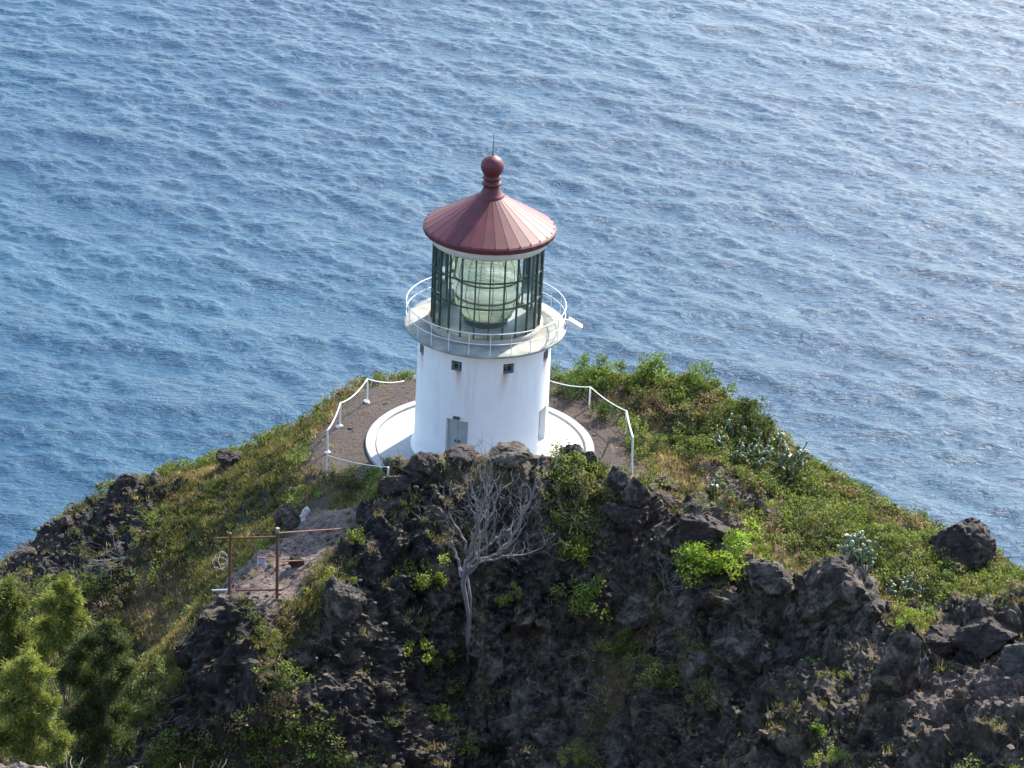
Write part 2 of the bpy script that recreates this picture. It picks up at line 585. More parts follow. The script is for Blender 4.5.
disp *= smooth(4.9, 5.6, _rt) * 1.0
o_ = np.where(~near_)[0]
disp[o_] = fbm(PT[o_] * 0.12, 5, ridge=True) * 1.4 - 1.0
TV = PT + NRM * disp[:, None]
sea_ = Z0 < SEA_Z - 1
TV[sea_] = PT[sea_]
_nx, _ny = GX.shape
_idx = np.arange(_nx * _ny).reshape(_nx, _ny)
TF = np.stack([_idx[:-1, :-1], _idx[1:, :-1], _idx[1:, 1:], _idx[:-1, 1:]], -1).reshape(-1, 4)

# final surface for looking points up
def _grid_normals():
    T = TV.reshape(_nx, _ny, 3)
    a = np.zeros_like(T); b = np.zeros_like(T)
    a[1:-1] = T[2:] - T[:-2]; b[:, 1:-1] = T[:, 2:] - T[:, :-2]
    n = np.cross(a, b).reshape(-1, 3)
    return n / (np.linalg.norm(n, axis=1)[:, None] + 1e-9)
TN = _grid_normals()
_proj = TV - CAM
_dep = _proj @ _F
_sx = 512 + FPX * (_proj @ _R) / np.maximum(_dep, 1)
_sy = 384 - FPX * (_proj @ _U) / np.maximum(_dep, 1)
def GT(px, py, tol=4.0):
    """surface vertex seen at that direction on the detailed ground (nearest one to the viewer)"""
    m = np.where((np.abs(_sx - px) < tol) & (np.abs(_sy - py) < tol) & (_dep > 5))[0]
    if len(m) == 0:
        return G(px, py), np.array([0, 0, 1.0])
    d = _dep[m]
    near = m[d < d.min() + 1.2]
    k = near[np.argmin(np.hypot(_sx[near] - px, _sy[near] - py))]
    return TV[k].copy(), TN[k].copy()

def land_material():
    m, nt, b, out = new_mat('headland_ground')
    co = nt.nodes.new('ShaderNodeNewGeometry')
    pos = co.outputs['Position']
    a1 = nt.nodes.new('ShaderNodeAttribute'); a1.attribute_name = 'mask'
    a2 = nt.nodes.new('ShaderNodeAttribute'); a2.attribute_name = 'mask2'
    s1 = nt.nodes.new('ShaderNodeSeparateColor'); nt.links.new(a1.outputs['Color'], s1.inputs[0])
    s2 = nt.nodes.new('ShaderNodeSeparateColor'); nt.links.new(a2.outputs['Color'], s2.inputs[0])
    # rock
    st = node(nt, 'ShaderNodeMapping'); st.inputs['Scale'].default_value = (1, 1, 0.35)
    nt.links.new(pos, st.inputs[0])
    nA = noise(nt, 1.5, 9, 0.74, pos, 0.4)
    rock = ramp(nt, nA, [(0.36, (0.014, 0.012, 0.011)), (0.45, (0.055, 0.046, 0.035)), (0.54, (0.18, 0.148, 0.108)), (0.64, (0.36, 0.30, 0.225))])
    rock = mixc(nt, ramp(nt, noise(nt, 0.22, 5, 0.6, pos), [(0.45, (0, 0, 0)), (0.6, (0.6, 0.6, 0.6))]), rock, ramp(nt, noise(nt, 2.6, 7, 0.7, pos), [(0.35, (0.05, 0.036, 0.030)), (0.65, (0.19, 0.14, 0.11))]))
    lich = ramp(nt, noise(nt, 0.75, 9, 0.72, st.outputs[0], 0.8), [(0.56, (0, 0, 0)), (0.66, (1, 1, 1))])
    lm = nt.nodes.new('ShaderNodeMath'); lm.operation = 'MULTIPLY'
    nt.links.new(lich, lm.inputs[0]); lm.inputs[1].default_value = 0.75
    rock = mixc(nt, lm.outputs[0], rock, (0.30, 0.285, 0.25))
    sp = nt.nodes.new('ShaderNodeSeparateXYZ'); nt.links.new(pos, sp.inputs[0])
    bx_ = nt.nodes.new('ShaderNodeMapRange'); bx_.inputs[1].default_value = -6.0; bx_.inputs[2].default_value = 7.0; bx_.inputs[3].default_value = 0.16; bx_.inputs[4].default_value = -0.06
    nt.links.new(sp.outputs[0], bx_.inputs[0])
    bk_ = nt.nodes.new('ShaderNodeMath'); nt.links.new(noise(nt, 0.45, 6, 0.65, pos, 0.5), bk_.inputs[0]); nt.links.new(bx_.outputs[0], bk_.inputs[1])
    blk = ramp(nt, bk_.outputs[0], [(0.47, (0, 0, 0)), (0.62, (0.85, 0.85, 0.85))])
    rock = mixc(nt, blk, rock, ramp(nt, noise(nt, 2.2, 8, 0.75, st.outputs[0], 0.4), [(0.40, (0.010, 0.009, 0.009)), (0.52, (0.032, 0.029, 0.028)), (0.66, (0.11, 0.105, 0.10))]))
    # dust and dead leaves lodge on the flat tops
    sn = nt.nodes.new('ShaderNodeSeparateXYZ'); nt.links.new(co.outputs['Normal'], sn.inputs[0])
    ad = nt.nodes.new('ShaderNodeMath'); ad.operation = 'ADD'
    nt.links.new(sn.outputs[2], ad.inputs[0]); nt.links.new(noise(nt, 1.3, 6, 0.7, pos), ad.inputs[1])
    dust = ramp(nt, ad.outputs[0], [(0.62, (0, 0, 0)), (0.74, (1, 1, 1))])
    dm = nt.nodes.new('ShaderNodeMapRange'); dm.inputs[1].default_value = 1.20; dm.inputs[2].default_value = 1.5; dm.inputs[4].default_value = 0.75
    nt.links.new(ad.outputs[0], dm.inputs[0])
    dcol = ramp(nt, noise(nt, 5, 5, 0.7, pos), [(0.35, (0.09, 0.068, 0.046)), (0.65, (0.24, 0.18, 0.115))])
    rock = mixc(nt, dm.outputs[0], rock, dcol)
    # cinder and gravel
    nB = noise(nt, 0.5, 4, 0.55, pos)
    nC = noise(nt, 9.0, 5, 0.75, pos)
    soil = mixc(nt, 0.55, ramp(nt, nB, [(0.35, (0.060, 0.043, 0.036)), (0.65, (0.105, 0.078, 0.062))]),
                ramp(nt, nC, [(0.35, (0.035, 0.026, 0.024)), (0.5, (0.085, 0.062, 0.052)), (0.68, (0.22, 0.165, 0.13))]))
    soil = mixc(nt, s2.outputs[2], soil, ramp(nt, noise(nt, 6.0, 6, 0.75, pos), [(0.34, (0.09, 0.062, 0.05)), (0.5, (0.19, 0.14, 0.115)), (0.66, (0.34, 0.27, 0.23))]))
    dry = ramp(nt, noise(nt, 4.5, 6, 0.75, pos), [(0.32, (0.07, 0.05, 0.03)), (0.5, (0.17, 0.12, 0.07)), (0.68, (0.30, 0.23, 0.13))])
    grn = ramp(nt, noise(nt, 3.5, 6, 0.75, pos), [(0.32, (0.03, 0.035, 0.016)), (0.5, (0.055, 0.070, 0.022)), (0.68, (0.12, 0.11, 0.045))])
    bsh = ramp(nt, noise(nt, 3.5, 6, 0.75, pos), [(0.32, (0.03, 0.028, 0.018)), (0.5, (0.05, 0.052, 0.025)), (0.68, (0.13, 0.10, 0.06))])
    c = mixc(nt, s1.outputs[1], rock, soil)
    c = mixc(nt, s1.outputs[2], c, dry)
    c = mixc(nt, s2.outputs[0], c, grn)
    c = mixc(nt, s2.outputs[1], c, bsh)
    nt.links.new(c, b.inputs['Base Color'])
    b.inputs['Roughness'].default_value = 0.85
    b.inputs['Specular IOR Level'].default_value = 0.35
    vo = node(nt, 'ShaderNodeTexVoronoi'); vo.inputs['Scale'].default_value = 3.2
    nt.links.new(pos, vo.inputs['Vector'])
    nb = bump(nt, noise(nt, 2.4, 10, 0.78, pos, 0.5), 1.0, 0.30)
    nb = bump(nt, noise(nt, 14.0, 5, 0.7, pos), 0.9, 0.05, nb)
    nt.links.new(nb, b.inputs['Normal'])
    return m
land = mesh_np('headland', TV, TF, land_material(), None, False, {
    'mask': np.stack([MK['rock'], MK['soil'], MK['dry']], 1), 'mask2': np.stack([MK['green'], MK['bush'], smooth(-5.8, -7.2, Y0)], 1)})
tag(land, kind='structure')
# ---------------------------------------------------------------- lighthouse
M_WHITE = None
def tower_material():
    m, nt, b, out = new_mat('white_masonry_paint')
    co = objco(nt)
    base = ramp(nt, noise(nt, 1.2, 6, 0.6, co), [(0.3, (0.76, 0.78, 0.80)), (0.7, (0.83, 0.84, 0.85))])
    # brick courses show through the paint
    br = node(nt, 'ShaderNodeMapping'); nt.links.new(co, br.inputs[0])
    sx = nt.nodes.new('ShaderNodeSeparateXYZ'); nt.links.new(co, sx.inputs[0])
    at = nt.nodes.new('ShaderNodeMath'); at.operation = 'ARCTAN2'
    nt.links.new(sx.outputs[0], at.inputs[0]); nt.links.new(sx.outputs[1], at.inputs[1])
    ml = nt.nodes.new('ShaderNodeMath'); ml.operation = 'MULTIPLY'; ml.inputs[1].default_value = 2.8
    nt.links.new(at.outputs[0], ml.inputs[0])
    cb = nt.nodes.new('ShaderNodeCombineXYZ')
    nt.links.new(ml.outputs[0], cb.inputs[0]); nt.links.new(sx.outputs[2], cb.inputs[1])
    bk = nt.nodes.new('ShaderNodeTexBrick')
    bk.inputs['Scale'].default_value = 1.0
    bk.inputs['Brick Width'].default_value = 0.42
    bk.inputs['Row Height'].default_value = 0.19
    bk.inputs['Mortar Size'].default_value = 0.012
    bk.inputs['Color1'].default_value = (1, 1, 1, 1); bk.inputs['Color2'].default_value = (0.8, 0.8, 0.8, 1)
    bk.inputs['Mortar'].default_value = (0, 0, 0, 1)
    nt.links.new(cb.outputs[0], bk.inputs['Vector'])
    # rust runs below each small window
    a2 = nt.nodes.new('ShaderNodeAttribute'); a2.attribute_name = 'rust'
    rn = ramp(nt, noise(nt, 6, 5, 0.7, co), [(0.25, (0.3, 0.3, 0.3)), (0.5, (1, 1, 1))])
    mm = nt.nodes.new('ShaderNodeMath'); mm.operation = 'MULTIPLY'
    nt.links.new(a2.outputs['Fac'], mm.inputs[0]); nt.links.new(rn, mm.inputs[1])
    # grime at the foot, faint runs from the deck, patched repaint
    gz = nt.nodes.new('ShaderNodeMapRange'); gz.inputs[1].default_value = 0.9; gz.inputs[2].default_value = 0.0; gz.inputs[4].default_value = 0.5
    nt.links.new(sx.outputs[2], gz.inputs[0])
    gm = nt.nodes.new('ShaderNodeMath'); gm.operation = 'MULTIPLY'
    nt.links.new(gz.outputs[0], gm.inputs[0]); nt.links.new(noise(nt, 2.5, 6, 0.7, co), gm.inputs[1])
    base = mixc(nt, gm.outputs[0], base, (0.42, 0.40, 0.36))
    vm = node(nt, 'ShaderNodeMapping'); vm.inputs['Scale'].default_value = (1, 1, 0.12); nt.links.new(co, vm.inputs[0])
    vr = ramp(nt, noise(nt, 3.2, 6, 0.65, vm.outputs[0]), [(0.52, (0, 0, 0)), (0.72, (0.30, 0.30, 0.30))])
    base = mixc(nt, vr, base, (0.50, 0.48, 0.44))
    nt.links.new(mixc(nt, mm.outputs[0], base, (0.46, 0.20, 0.07)), b.inputs['Base Color'])
    nb = bump(nt, bk.outputs['Color'], 0.5, 0.012)
    nb = bump(nt, noise(nt, 14, 4, 0.6, co), 0.3, 0.008, nb)
    nt.links.new(nb, b.inputs['Normal'])
    b.inputs['Roughness'].default_value = 0.6
    return m

def glass_mat(name, col, rough=0.02, alpha=0.75):
    m, nt, b, out = new_mat(name)
    g = nt.nodes.new('ShaderNodeBsdfGlossy'); g.inputs['Roughness'].default_value = rough
    g.inputs['Color'].default_value = (0.9, 0.95, 0.95, 1)
    t = nt.nodes.new('ShaderNodeBsdfTransparent'); t.inputs['Color'].default_value = (*col, 1)
    f = nt.nodes.new('ShaderNodeFresnel'); f.inputs['IOR'].default_value = 1.5
    mx = nt.nodes.new('ShaderNodeMixShader')
    nt.links.new(f.outputs[0], mx.inputs[0]); nt.links.new(t.outputs[0], mx.inputs[1]); nt.links.new(g.outputs[0], mx.inputs[2])
    nt.links.new(mx.outputs[0], out.inputs[0])
    nt.nodes.remove(b)
    return m

def cyl_panel(mb, r0, r1, a0, a1, z0, z1, seg=4, rz=lambda z: 0):
    """curved solid panel between radii r0<r1, angles in radians measured from -Y towards +X"""
    vs_ = []
    for k in range(seg + 1):
        a = a0 + (a1 - a0) * k / seg
        for r in (r0, r1):
            for z in (z0, z1):
                rr = r + rz(z)
                vs_.append((rr * math.sin(a), -rr * math.cos(a), z))
    fs = []
    for k in range(seg):
        b0, b1 = k * 4, (k + 1) * 4
        fs += [(b0 + 2, b1 + 2, b1 + 3, b0 + 3), (b0, b0 + 1, b1 + 1, b1), (b0 + 1, b0 + 3, b1 + 3, b1 + 1), (b0, b1, b1 + 2, b0 + 2)]
    fs += [(0, 2, 3, 1), (seg * 4, seg * 4 + 1, seg * 4 + 3, seg * 4 + 2)]
    mb.add(vs_, fs)

def build_lighthouse():
    R_ = math.radians
    L = thing('lighthouse', (0, 0, 0.10), 'white round lighthouse with a red cone roof and glass lantern on the headland', 'lighthouse')
    white = tower_material()
    conc = painted('weathered_deck_concrete', (0.29, 0.29, 0.25), 0.3, 0.8, 1.6, bumpd=0.01)
    trim = painted('white_metal_trim', (0.62, 0.64, 0.60), 0.1, 0.5, 3)
    wmet = painted('white_painted_steel', (0.75, 0.76, 0.76), 0.06, 0.45, 3)
    red = painted('red_roof_paint', (0.108, 0.017, 0.022), 0.25, 0.58, 1.5, bumpd=0.002)
    dark = painted('green_black_frame_paint', (0.055, 0.080, 0.072), 0.3, 0.5, 4)
    grey = painted('grey_door_paint', (0.36, 0.39, 0.40), 0.12, 0.5, 3)
    dgrey = painted('dark_recess', (0.07, 0.075, 0.08), 0.2, 0.6, 3)
    # --- tower wall with real openings: grid in angle and height
    TOPZ = 5.36
    def rad(z):
        r = 2.74 - 0.06 * z / TOPZ
        if z < 0.55: r += 0.14 * (1 - z / 0.55) ** 2
        return r
    ops = []   # (angle centre, half angle, z0, z1, kind)
    for k in range(8):
        a = R_(-22.5 + 45 * k)
        ops.append((a, 0.084, 4.44, 4.86, 'vent'))
    ops.append((R_(-20), 0.175, 0.25, 2.30, 'door'))
    ops.append((R_(67), 0.13, 0.75, 2.30, 'win'))
    ops.append((R_(157), 0.13, 0.75, 2.30, 'win'))
    ops.append((R_(-112), 0.13, 0.75, 2.30, 'win'))
    NA = 360
    angs = set(np.round(np.linspace(-math.pi, math.pi, NA, endpoint=False), 5).tolist())
    def wrap(a): return (a + math.pi) % (2 * math.pi) - math.pi
    for (a, h, z0, z1, kd) in ops:
        a = wrap(a)
        angs = {t for t in angs if not (min(abs(wrap(t - a + h)), abs(wrap(t - a - h))) < 0.010)}
        angs |= {round(wrap(a - h), 5), round(wrap(a + h), 5)}
    angs = sorted(angs)
    zs = set(np.round(np.concatenate([np.linspace(0, 0.55, 6), np.linspace(0.55, TOPZ, 50)]), 4).tolist())
    for (a, h, z0, z1, kd) in ops:
        zs = {t for t in zs if min(abs(t - z0), abs(t - z1)) > 0.03} | {z0, z1}
    zs = sorted(zs)
    n = len(angs)
    V = []
    for z in zs:
        for a in angs:
            r = rad(z)
            V.append((r * math.sin(a), -r * math.cos(a), z))
    rust = np.zeros(len(V))
    for i, z in enumerate(zs):
        for j, a in enumerate(angs):
            for k, (ax, off) in enumerate([(-22.5, .035), (22.5, -.05), (67.5, 0), (-67.5, 0.02)]):
                if z < 4.46:
                    da = a - R_(ax) - off - (4.44 - z) * (0.03 if off > 0 else -0.05)
                    rust[i * n + j] += 0.95 * math.exp(-(da / 0.05) ** 2) * math.exp(-(4.44 - z) / 0.45)
    F = []
    for i in range(len(zs) - 1):
        zc = (zs[i] + zs[i + 1]) / 2
        for j in range(n):
            a = angs[j]; b = angs[(j + 1) % n]
            ac = a + (((b - a) % (2 * math.pi)) / 2)
            if any(abs(wrap(ac - o[0])) < o[1] and o[2] < zc < o[3] for o in ops): continue
            F.append((i * n + j, i * n + (j + 1) % n, (i + 1) * n + (j + 1) % n, (i + 1) * n + j))
    mesh_np('tower_wall', np.array(V), F, white, L, True, {'rust': np.repeat(np.clip(rust, 0, 1).reshape(-1, 1), 3, 1)})
    # reveals, then what fills each opening
    for (a, h, z0, z1, kd) in ops:
        dep = 0.30
        rv = MB()
        nseg = 4
        ro, ri = 0.004, dep
        for (zz, fl) in ((z0, 1), (z1, 0)):
            vs_ = []
            for k in range(nseg + 1):
                t = a - h + 2 * h * k / nseg
                for r in (rad(zz) , rad(zz) - dep):
                    vs_.append((r * math.sin(t), -r * math.cos(t), zz))
            rv.add(vs_, [(2 * k, 2 * k + 1, 2 * k + 3, 2 * k + 2) for k in range(nseg)])
        for t in (a - h, a + h):
            pts = []
            for zz in (z0, z1):
                for r in (rad(zz), rad(zz) - dep):
                    pts.append((r * math.sin(t), -r * math.cos(t), zz))
            rv.add(pts, [(0, 1, 3, 2)])
        if kd == 'vent':
            w = rv.build('window', grey, L)
            pn = MB()
            rr = rad(z0) - dep + 0.02
            cyl_panel(pn, rr - 0.03, rr, a - h, a + h, z0, z1, 2)
            pn.build('pane', dgrey, w)
            fr = MB()
            cyl_panel(fr, rr + 0.01, rr + 0.04, a - 0.006, a + 0.006, z0, z1, 1)
            cyl_panel(fr, rr + 0.01, rr + 0.04, a - h, a + h, (z0 + z1) / 2 - 0.012, (z0 + z1) / 2 + 0.012, 2)
            fr.build('glazing_bar', grey, w)
        elif kd == 'win':
            w = rv.build('window', white, L)
            pn = MB()
            rr = rad(z0) - dep + 0.06
            cyl_panel(pn, rr - 0.04, rr, a - h, a + h, z0, z1, 4)
            pn.build('shutter', grey, w)
        else:
            w = rv.build('door', white, L)
            rr = rad(0.3) - dep + 0.10
            for s in (0, 1):
                pn = MB()
                cyl_panel(pn, rr - 0.05, rr, a - h + h * s + 0.003, a - h + h * (s + 1) - 0.003, z0, z1 - 0.03, 3)
                pn.build('door_leaf', grey, w)
                hb = MB()
                ha = a + (0.03 if s else -0.03)
                hb.box(((rr + 0.04) * math.sin(ha), -(rr + 0.04) * math.cos(ha), 1.32), (0.05, 0.05, 0.10), Matrix.Rotation(ha, 3, 'Z'))
                hb.build('handle', dark, w)
            fr = MB()
            cyl_panel(fr, rr - 0.02, rr + 0.05, a - h, a + h, z1 - 0.05, z1, 4)
            fr.build('door_frame', grey, w)
            st = MB()
            cyl_panel(st, rr - 0.05, rad(0) + 0.35, a - h, a + h, 0.0, z0 - 0.004, 4)
            st.build('step', conc, w)
    vent_box = MB()  # small dark vent above the door, not a light
    a = R_(-20)
    vent_box.box((2.74 * math.sin(a), -2.74 * math.cos(a), 2.43), (0.26, 0.20, 0.09), Matrix.Rotation(a, 3, 'Z'))
    vent_box.build('door_vent', dark, L)
    # --- gallery deck
    dk = MB()
    dk.lathe([(2.60, 5.18), (2.80, 5.20), (3.05, 5.32), (3.24, 5.37), (3.26, 5.38), (3.26, 5.455), (3.24, 5.47), (2.1, 5.52), (2.1, 5.2)], 128)
    dk.build('gallery_deck', conc, L, True)
    # streaks
    rl = thing_child = bpy.data.objects.new('gallery_railing', None)
    COL.objects.link(rl); rl.parent = L
    for hh in (0.50, 0.94):
        r = MB()
        r.tube([(3.20 * math.sin(t), -3.20 * math.cos(t), 5.46 + hh) for t in np.linspace(0, 2 * math.pi, 97)], 0.021 if hh > .7 else 0.016, 6, False)
        r.build('rail', wmet, rl, True)
    for k in range(24):
        t = R_(15 * k + 5)
        r = MB()
        r.tube([(3.20 * math.sin(t), -3.20 * math.cos(t), 5.44), (3.20 * math.sin(t), -3.20 * math.cos(t), 6.40)], 0.015, 6)
        r.build('stanchion', wmet, rl)
    # beacon box that leans out over the rail on the right
    bx = MB()
    rot = Matrix.Rotation(R_(30), 3, 'Y')
    bx.box((3.58, 0.2, 5.52), (0.62, 0.34, 0.20), rot)
    bx.tube([(3.1, 0.2, 5.75), (3.5, 0.2, 5.6)], 0.03)
    bx.build('bracket_box', wmet, L)
    # --- lantern
    RL, LZ0, LZ1 = 2.18, 5.41, 9.16
    plinth = painted('stained_curb', (0.40, 0.38, 0.32), 0.3, 0.8, 1.2, bumpd=0.01)
    cb = MB(); cb.lathe([(2.32, 5.45), (2.32, 5.66), (2.26, 5.69), (2.08, 5.69), (2.08, 5.45)], 96)
    cb.build('lantern_curb', rusty_mat('rust_streaked_curb', (0.33, 0.31, 0.26), 0.35), L, True)
    for k in range(24):
        t = R_(15 * k + 4)
        m = MB()
        m.box((RL * math.sin(t), -RL * math.cos(t), (LZ0 + 0.28 + LZ1) / 2), (0.048, 0.085, LZ1 - LZ0 - 0.28), Matrix.Rotation(t, 3, 'Z'))
        m.build('mullion', dark, L)
    for z in (6.95, 8.05):
        m = MB(); m.lathe([(RL - 0.04, z), (RL + 0.03, z), (RL + 0.03, z + 0.045), (RL - 0.04, z + 0.045)], 24, R_(4), close=True)
        m.build('transom', dark, L)
    gl = MB(); gl.lathe([(RL - 0.01, LZ0 + 0.28), (RL - 0.01, LZ1)], 24, R_(4))
    gl.build('lantern_glazing', glass_mat('storm_panes', (0.94, 0.985, 0.975)), L)
    fl = MB(); fl.lathe([(2.09, 5.60), (0.02, 5.60)], 48)
    fl.build('lantern_floor', grey, L)
    # lens
    lens_m, nt, b, out = new_mat('pale_green_lens_glass')
    b.inputs['Base Color'].default_value = (0.93, 0.95, 0.86, 1)
    b.inputs['Roughness'].default_value = 0.12
    b.inputs['Specular IOR Level'].default_value = 0.9
    tl = nt.nodes.new('ShaderNodeBsdfTranslucent'); tl.inputs[0].default_value = (0.97, 0.99, 0.86, 1)
    ts = nt.nodes.new('ShaderNodeBsdfTransparent'); ts.inputs[0].default_value = (0.98, 1.0, 0.95, 1)
    m1 = nt.nodes.new('ShaderNodeMixShader'); m1.inputs[0].default_value = 0.62
    m2 = nt.nodes.new('ShaderNodeMixShader'); m2.inputs[0].default_value = 0.40
    nt.links.new(b.outputs[0], m1.inputs[1]); nt.links.new(tl.outputs[0], m1.inputs[2])
    nt.links.new(m1.outputs[0], m2.inputs[1]); nt.links.new(ts.outputs[0], m2.inputs[2])
    nt.links.new(m2.outputs[0], out.inputs[0])
    def seg(prof, r0, z0, r1, z1, n, saw):
        for i in range(n):
            t0, t1 = i / n, (i + 1) / n
            prof.append((r0 + (r1 - r0) * t0, z0 + (z1 - z0) * t0))
            prof.append((r0 + (r1 - r0) * t1 + saw, z0 + (z1 - z0) * (t1 - 0.25 / n)))
        return prof
    lens = bpy.data.objects.new('lens', None)
    COL.objects.link(lens); lens.parent = L
    low = seg(seg([], 0.94, 5.93, 1.20, 6.45, 5, 0.08), 1.20, 6.45, 1.26, 6.78, 3, 0.07)
    mid = seg([(1.24, 6.80), (1.32, 6.88)], 1.27, 6.92, 1.34, 7.06, 2, 0.05) + [(1.38, 7.12), (1.38, 7.24)] + seg([], 1.34, 7.28, 1.26, 7.52, 3, 0.05)
    top = seg([(1.25, 7.56)], 1.22, 7.60, 0.62, 8.95, 1, 0.02)
    top = seg(seg([(1.25, 7.56)], 1.22, 7.60, 1.13, 8.25, 6, 0.08), 1.13, 8.25, 0.60, 8.98, 7, 0.08) + [(0.5, 9.02)]
    for nm, prof, tint in (('lower_prisms', low, (0.93, 0.97, 0.84)), ('central_belt', mid, (0.97, 0.99, 0.95)), ('upper_prisms', top, (0.94, 0.96, 0.82))):
        m = lens_m.copy(); m.name = nm + '_glass'
        for nd in m.node_tree.nodes:
            if nd.type == 'BSDF_PRINCIPLED': nd.inputs['Base Color'].default_value = (*tint, 1)
            if nd.type == 'BSDF_TRANSLUCENT': nd.inputs[0].default_value = (*tint, 1)
        ln = MB(); ln.lathe(prof, 16 if nm != 'central_belt' else 16, R_(11))
        ln.build(nm, m, lens)
    brass = painted('lens_frame_brass', (0.18, 0.19, 0.12), 0.2, 0.4, 4, metal=0.3)
    for k in range(16):
        t = R_(22.5 * k + 11)
        r = MB()
        r.tube([((pr + 0.05) * math.sin(t), -(pr + 0.05) * math.cos(t), z) for (pr, z) in [(0.97, 5.95), (1.25, 6.45), (1.31, 6.8), (1.38, 7.0), (1.40, 7.18), (1.36, 7.35), (1.30, 7.56), (1.28, 7.62), (1.20, 8.25), (0.68, 8.97)]], 0.015, 5)
        r.build('lens_rib', brass, lens)
    for (pr, z) in [(1.27, 6.78), (1.28, 7.52)]:
        r = MB(); r.lathe([(pr, z), (pr + 0.08, z), (pr + 0.08, z + 0.05), (pr, z + 0.05)], 48, close=True)
        r.build('lens_ring', brass, lens)
    pd = MB(); pd.lathe([(0.90, 5.60), (0.90, 5.85), (1.05, 5.91), (0.3, 5.92)], 32)
    pd.build('lens_pedestal', dark, lens)
    # --- roof
    bd = MB(); bd.lathe([(2.14, 9.06), (2.32, 9.08), (2.40, 9.32), (2.40, 9.44), (2.14, 9.44)], 96, close=True)
    bd.build('lantern_cornice', trim, L, True)
    rf = MB()
    rf.lathe([(2.36, 9.46), (2.62, 9.46), (2.64, 9.64), (2.58, 9.70), (0.46, 10.96), (0.46, 10.86), (2.1, 9.48)], 32, R_(7), close=True)
    roof = rf.build('roof', red, L)
    for k in range(32):
        t = R_(11.25 * k + 7)
        sm = MB(); sm.tube([(2.58 * math.sin(t), -2.58 * math.cos(t), 9.70), (0.46 * math.sin(t), -0.46 * math.cos(t), 10.96)], 0.007, 5)
        sm.build('seam', red, roof)
        b_ = MB(); t2 = t
        b_.tube([(2.54 * math.sin(t2), -2.54 * math.cos(t2), 9.69), (2.54 * math.sin(t2), -2.54 * math.cos(t2), 9.76)], 0.022, 6)
        b_.build('bolt', red, roof)
    fn = MB()
    FZ = lambda pr: [(r * 0.94, 10.84 + (z - 11.05) * 0.94) for r, z in pr]
    fn.lathe(FZ([(0.02, 11.05), (0.56, 11.06), (0.57, 11.16), (0.50, 11.22), (0.42, 11.32), (0.34, 11.50), (0.32, 11.62), (0.42, 11.66), (0.42, 11.72), (0.33, 11.76),
              (0.31, 11.86), (0.39, 11.90), (0.38, 11.97), (0.30, 12.02), (0.36, 12.10), (0.44, 12.24), (0.485, 12.42), (0.46, 12.60), (0.36, 12.76), (0.20, 12.86), (0.08, 12.89), (0.001, 12.90)]), 32)
    fin = fn.build('finial', red, roof, True)
    sp = MB(); sp.tube([(0, 0, 12.54), (0, 0, 12.75), (0, 0, 13.5)], [0.035, 0.022, 0.008], 6)
    sp.build('lightning_rod', dark, roof)
    return L

def rusty_mat(name, base, thr=0.5):
    m, nt, b, out = new_mat(name)
    co = objco(nt)
    mp = node(nt, 'ShaderNodeMapping'); mp.inputs['Scale'].default_value = (1, 1, 0.25); nt.links.new(co, mp.inputs[0])
    r = ramp(nt, noise(nt, 2.2, 6, 0.65, mp.outputs[0]), [(0.50, (0, 0, 0)), (0.68, (1, 1, 1))])
    m2 = nt.nodes.new('ShaderNodeMath'); m2.operation = 'MULTIPLY'; m2.inputs[1].default_value = 0.8; nt.links.new(r, m2.inputs[0])
    nt.links.new(mixc(nt, m2.outputs[0], base, (0.36, 0.17, 0.06)), b.inputs['Base Color'])
    b.inputs['Roughness'].default_value = 0.8
    return m

build_lighthouse()
# concrete apron round the foot of the tower
def apron():
    m, nt, b, out = new_mat('apron_concrete')
    co = objco(nt)
    n1 = ramp(nt, noise(nt, 0.8, 6, 0.6, co), [(0.3, (0.31, 0.31, 0.295)), (0.7, (0.40, 0.395, 0.375))])
    nt.links.new(mixc(nt, 0.3, n1, ramp(nt, noise(nt, 7, 5, 0.7, co), [(0.35, (0.17, 0.165, 0.155)), (0.6, (0.43, 0.43, 0.40))])), b.inputs['Base Color'])
    b.inputs['Roughness'].default_value = 0.8
    nt.links.new(bump(nt, noise(nt, 20, 3, 0.6, co), 0.4, 0.006), b.inputs['Normal'])
    mb = MB()
    mb.lathe([(0.5, 0.10), (4.28, 0.07), (4.29, 0.02), (4.37, 0.02), (4.38, 0.13), (4.70, 0.13), (4.72, 0.11), (4.74, -0.5)], 144)
    o = mb.build('concrete_apron', m)
    tag(o, kind='structure')
    cover = MB(); cover.box((3.3, -1.9, 0.135), (0.95, 0.24, 0.09), Matrix.Rotation(0.18, 3, 'Z'))
    c = cover.build('drain_cover', painted('grey_concrete_cover', (0.33, 0.33, 0.31), 0.1, 0.8, 3))
    tag(c, 'grey concrete slab lying on the white apron right of the tower', 'slab')
apron()
# ---------------------------------------------------------------- vegetation
def foliage_mat(name, trans=0.4, rough=0.6):
    m, nt, b, out = new_mat(name)
    at = nt.nodes.new('ShaderNodeAttribute'); at.attribute_name = 'tint'
    nt.links.new(at.outputs['Color'], b.inputs['Base Color'])
    b.inputs['Roughness'].default_value = rough
    b.inputs['Specular IOR Level'].default_value = 0.3
    t = nt.nodes.new('ShaderNodeBsdfTranslucent')
    nt.links.new(mixc(nt, 1.0, at.outputs['Color'], (1.0, 1.0, 0.55), 'MULTIPLY'), t.inputs[0])
    mx = nt.nodes.new('ShaderNodeMixShader'); mx.inputs[0].default_value = trans
    nt.links.new(b.outputs[0], mx.inputs[1]); nt.links.new(t.outputs[0], mx.inputs[2])
    nt.links.new(mx.outputs[0], out.inputs[0])
    return m
M_LEAF = foliage_mat('leaf', 0.42)
M_GRASS = foliage_mat('grass_blade', 0.45, 0.7)

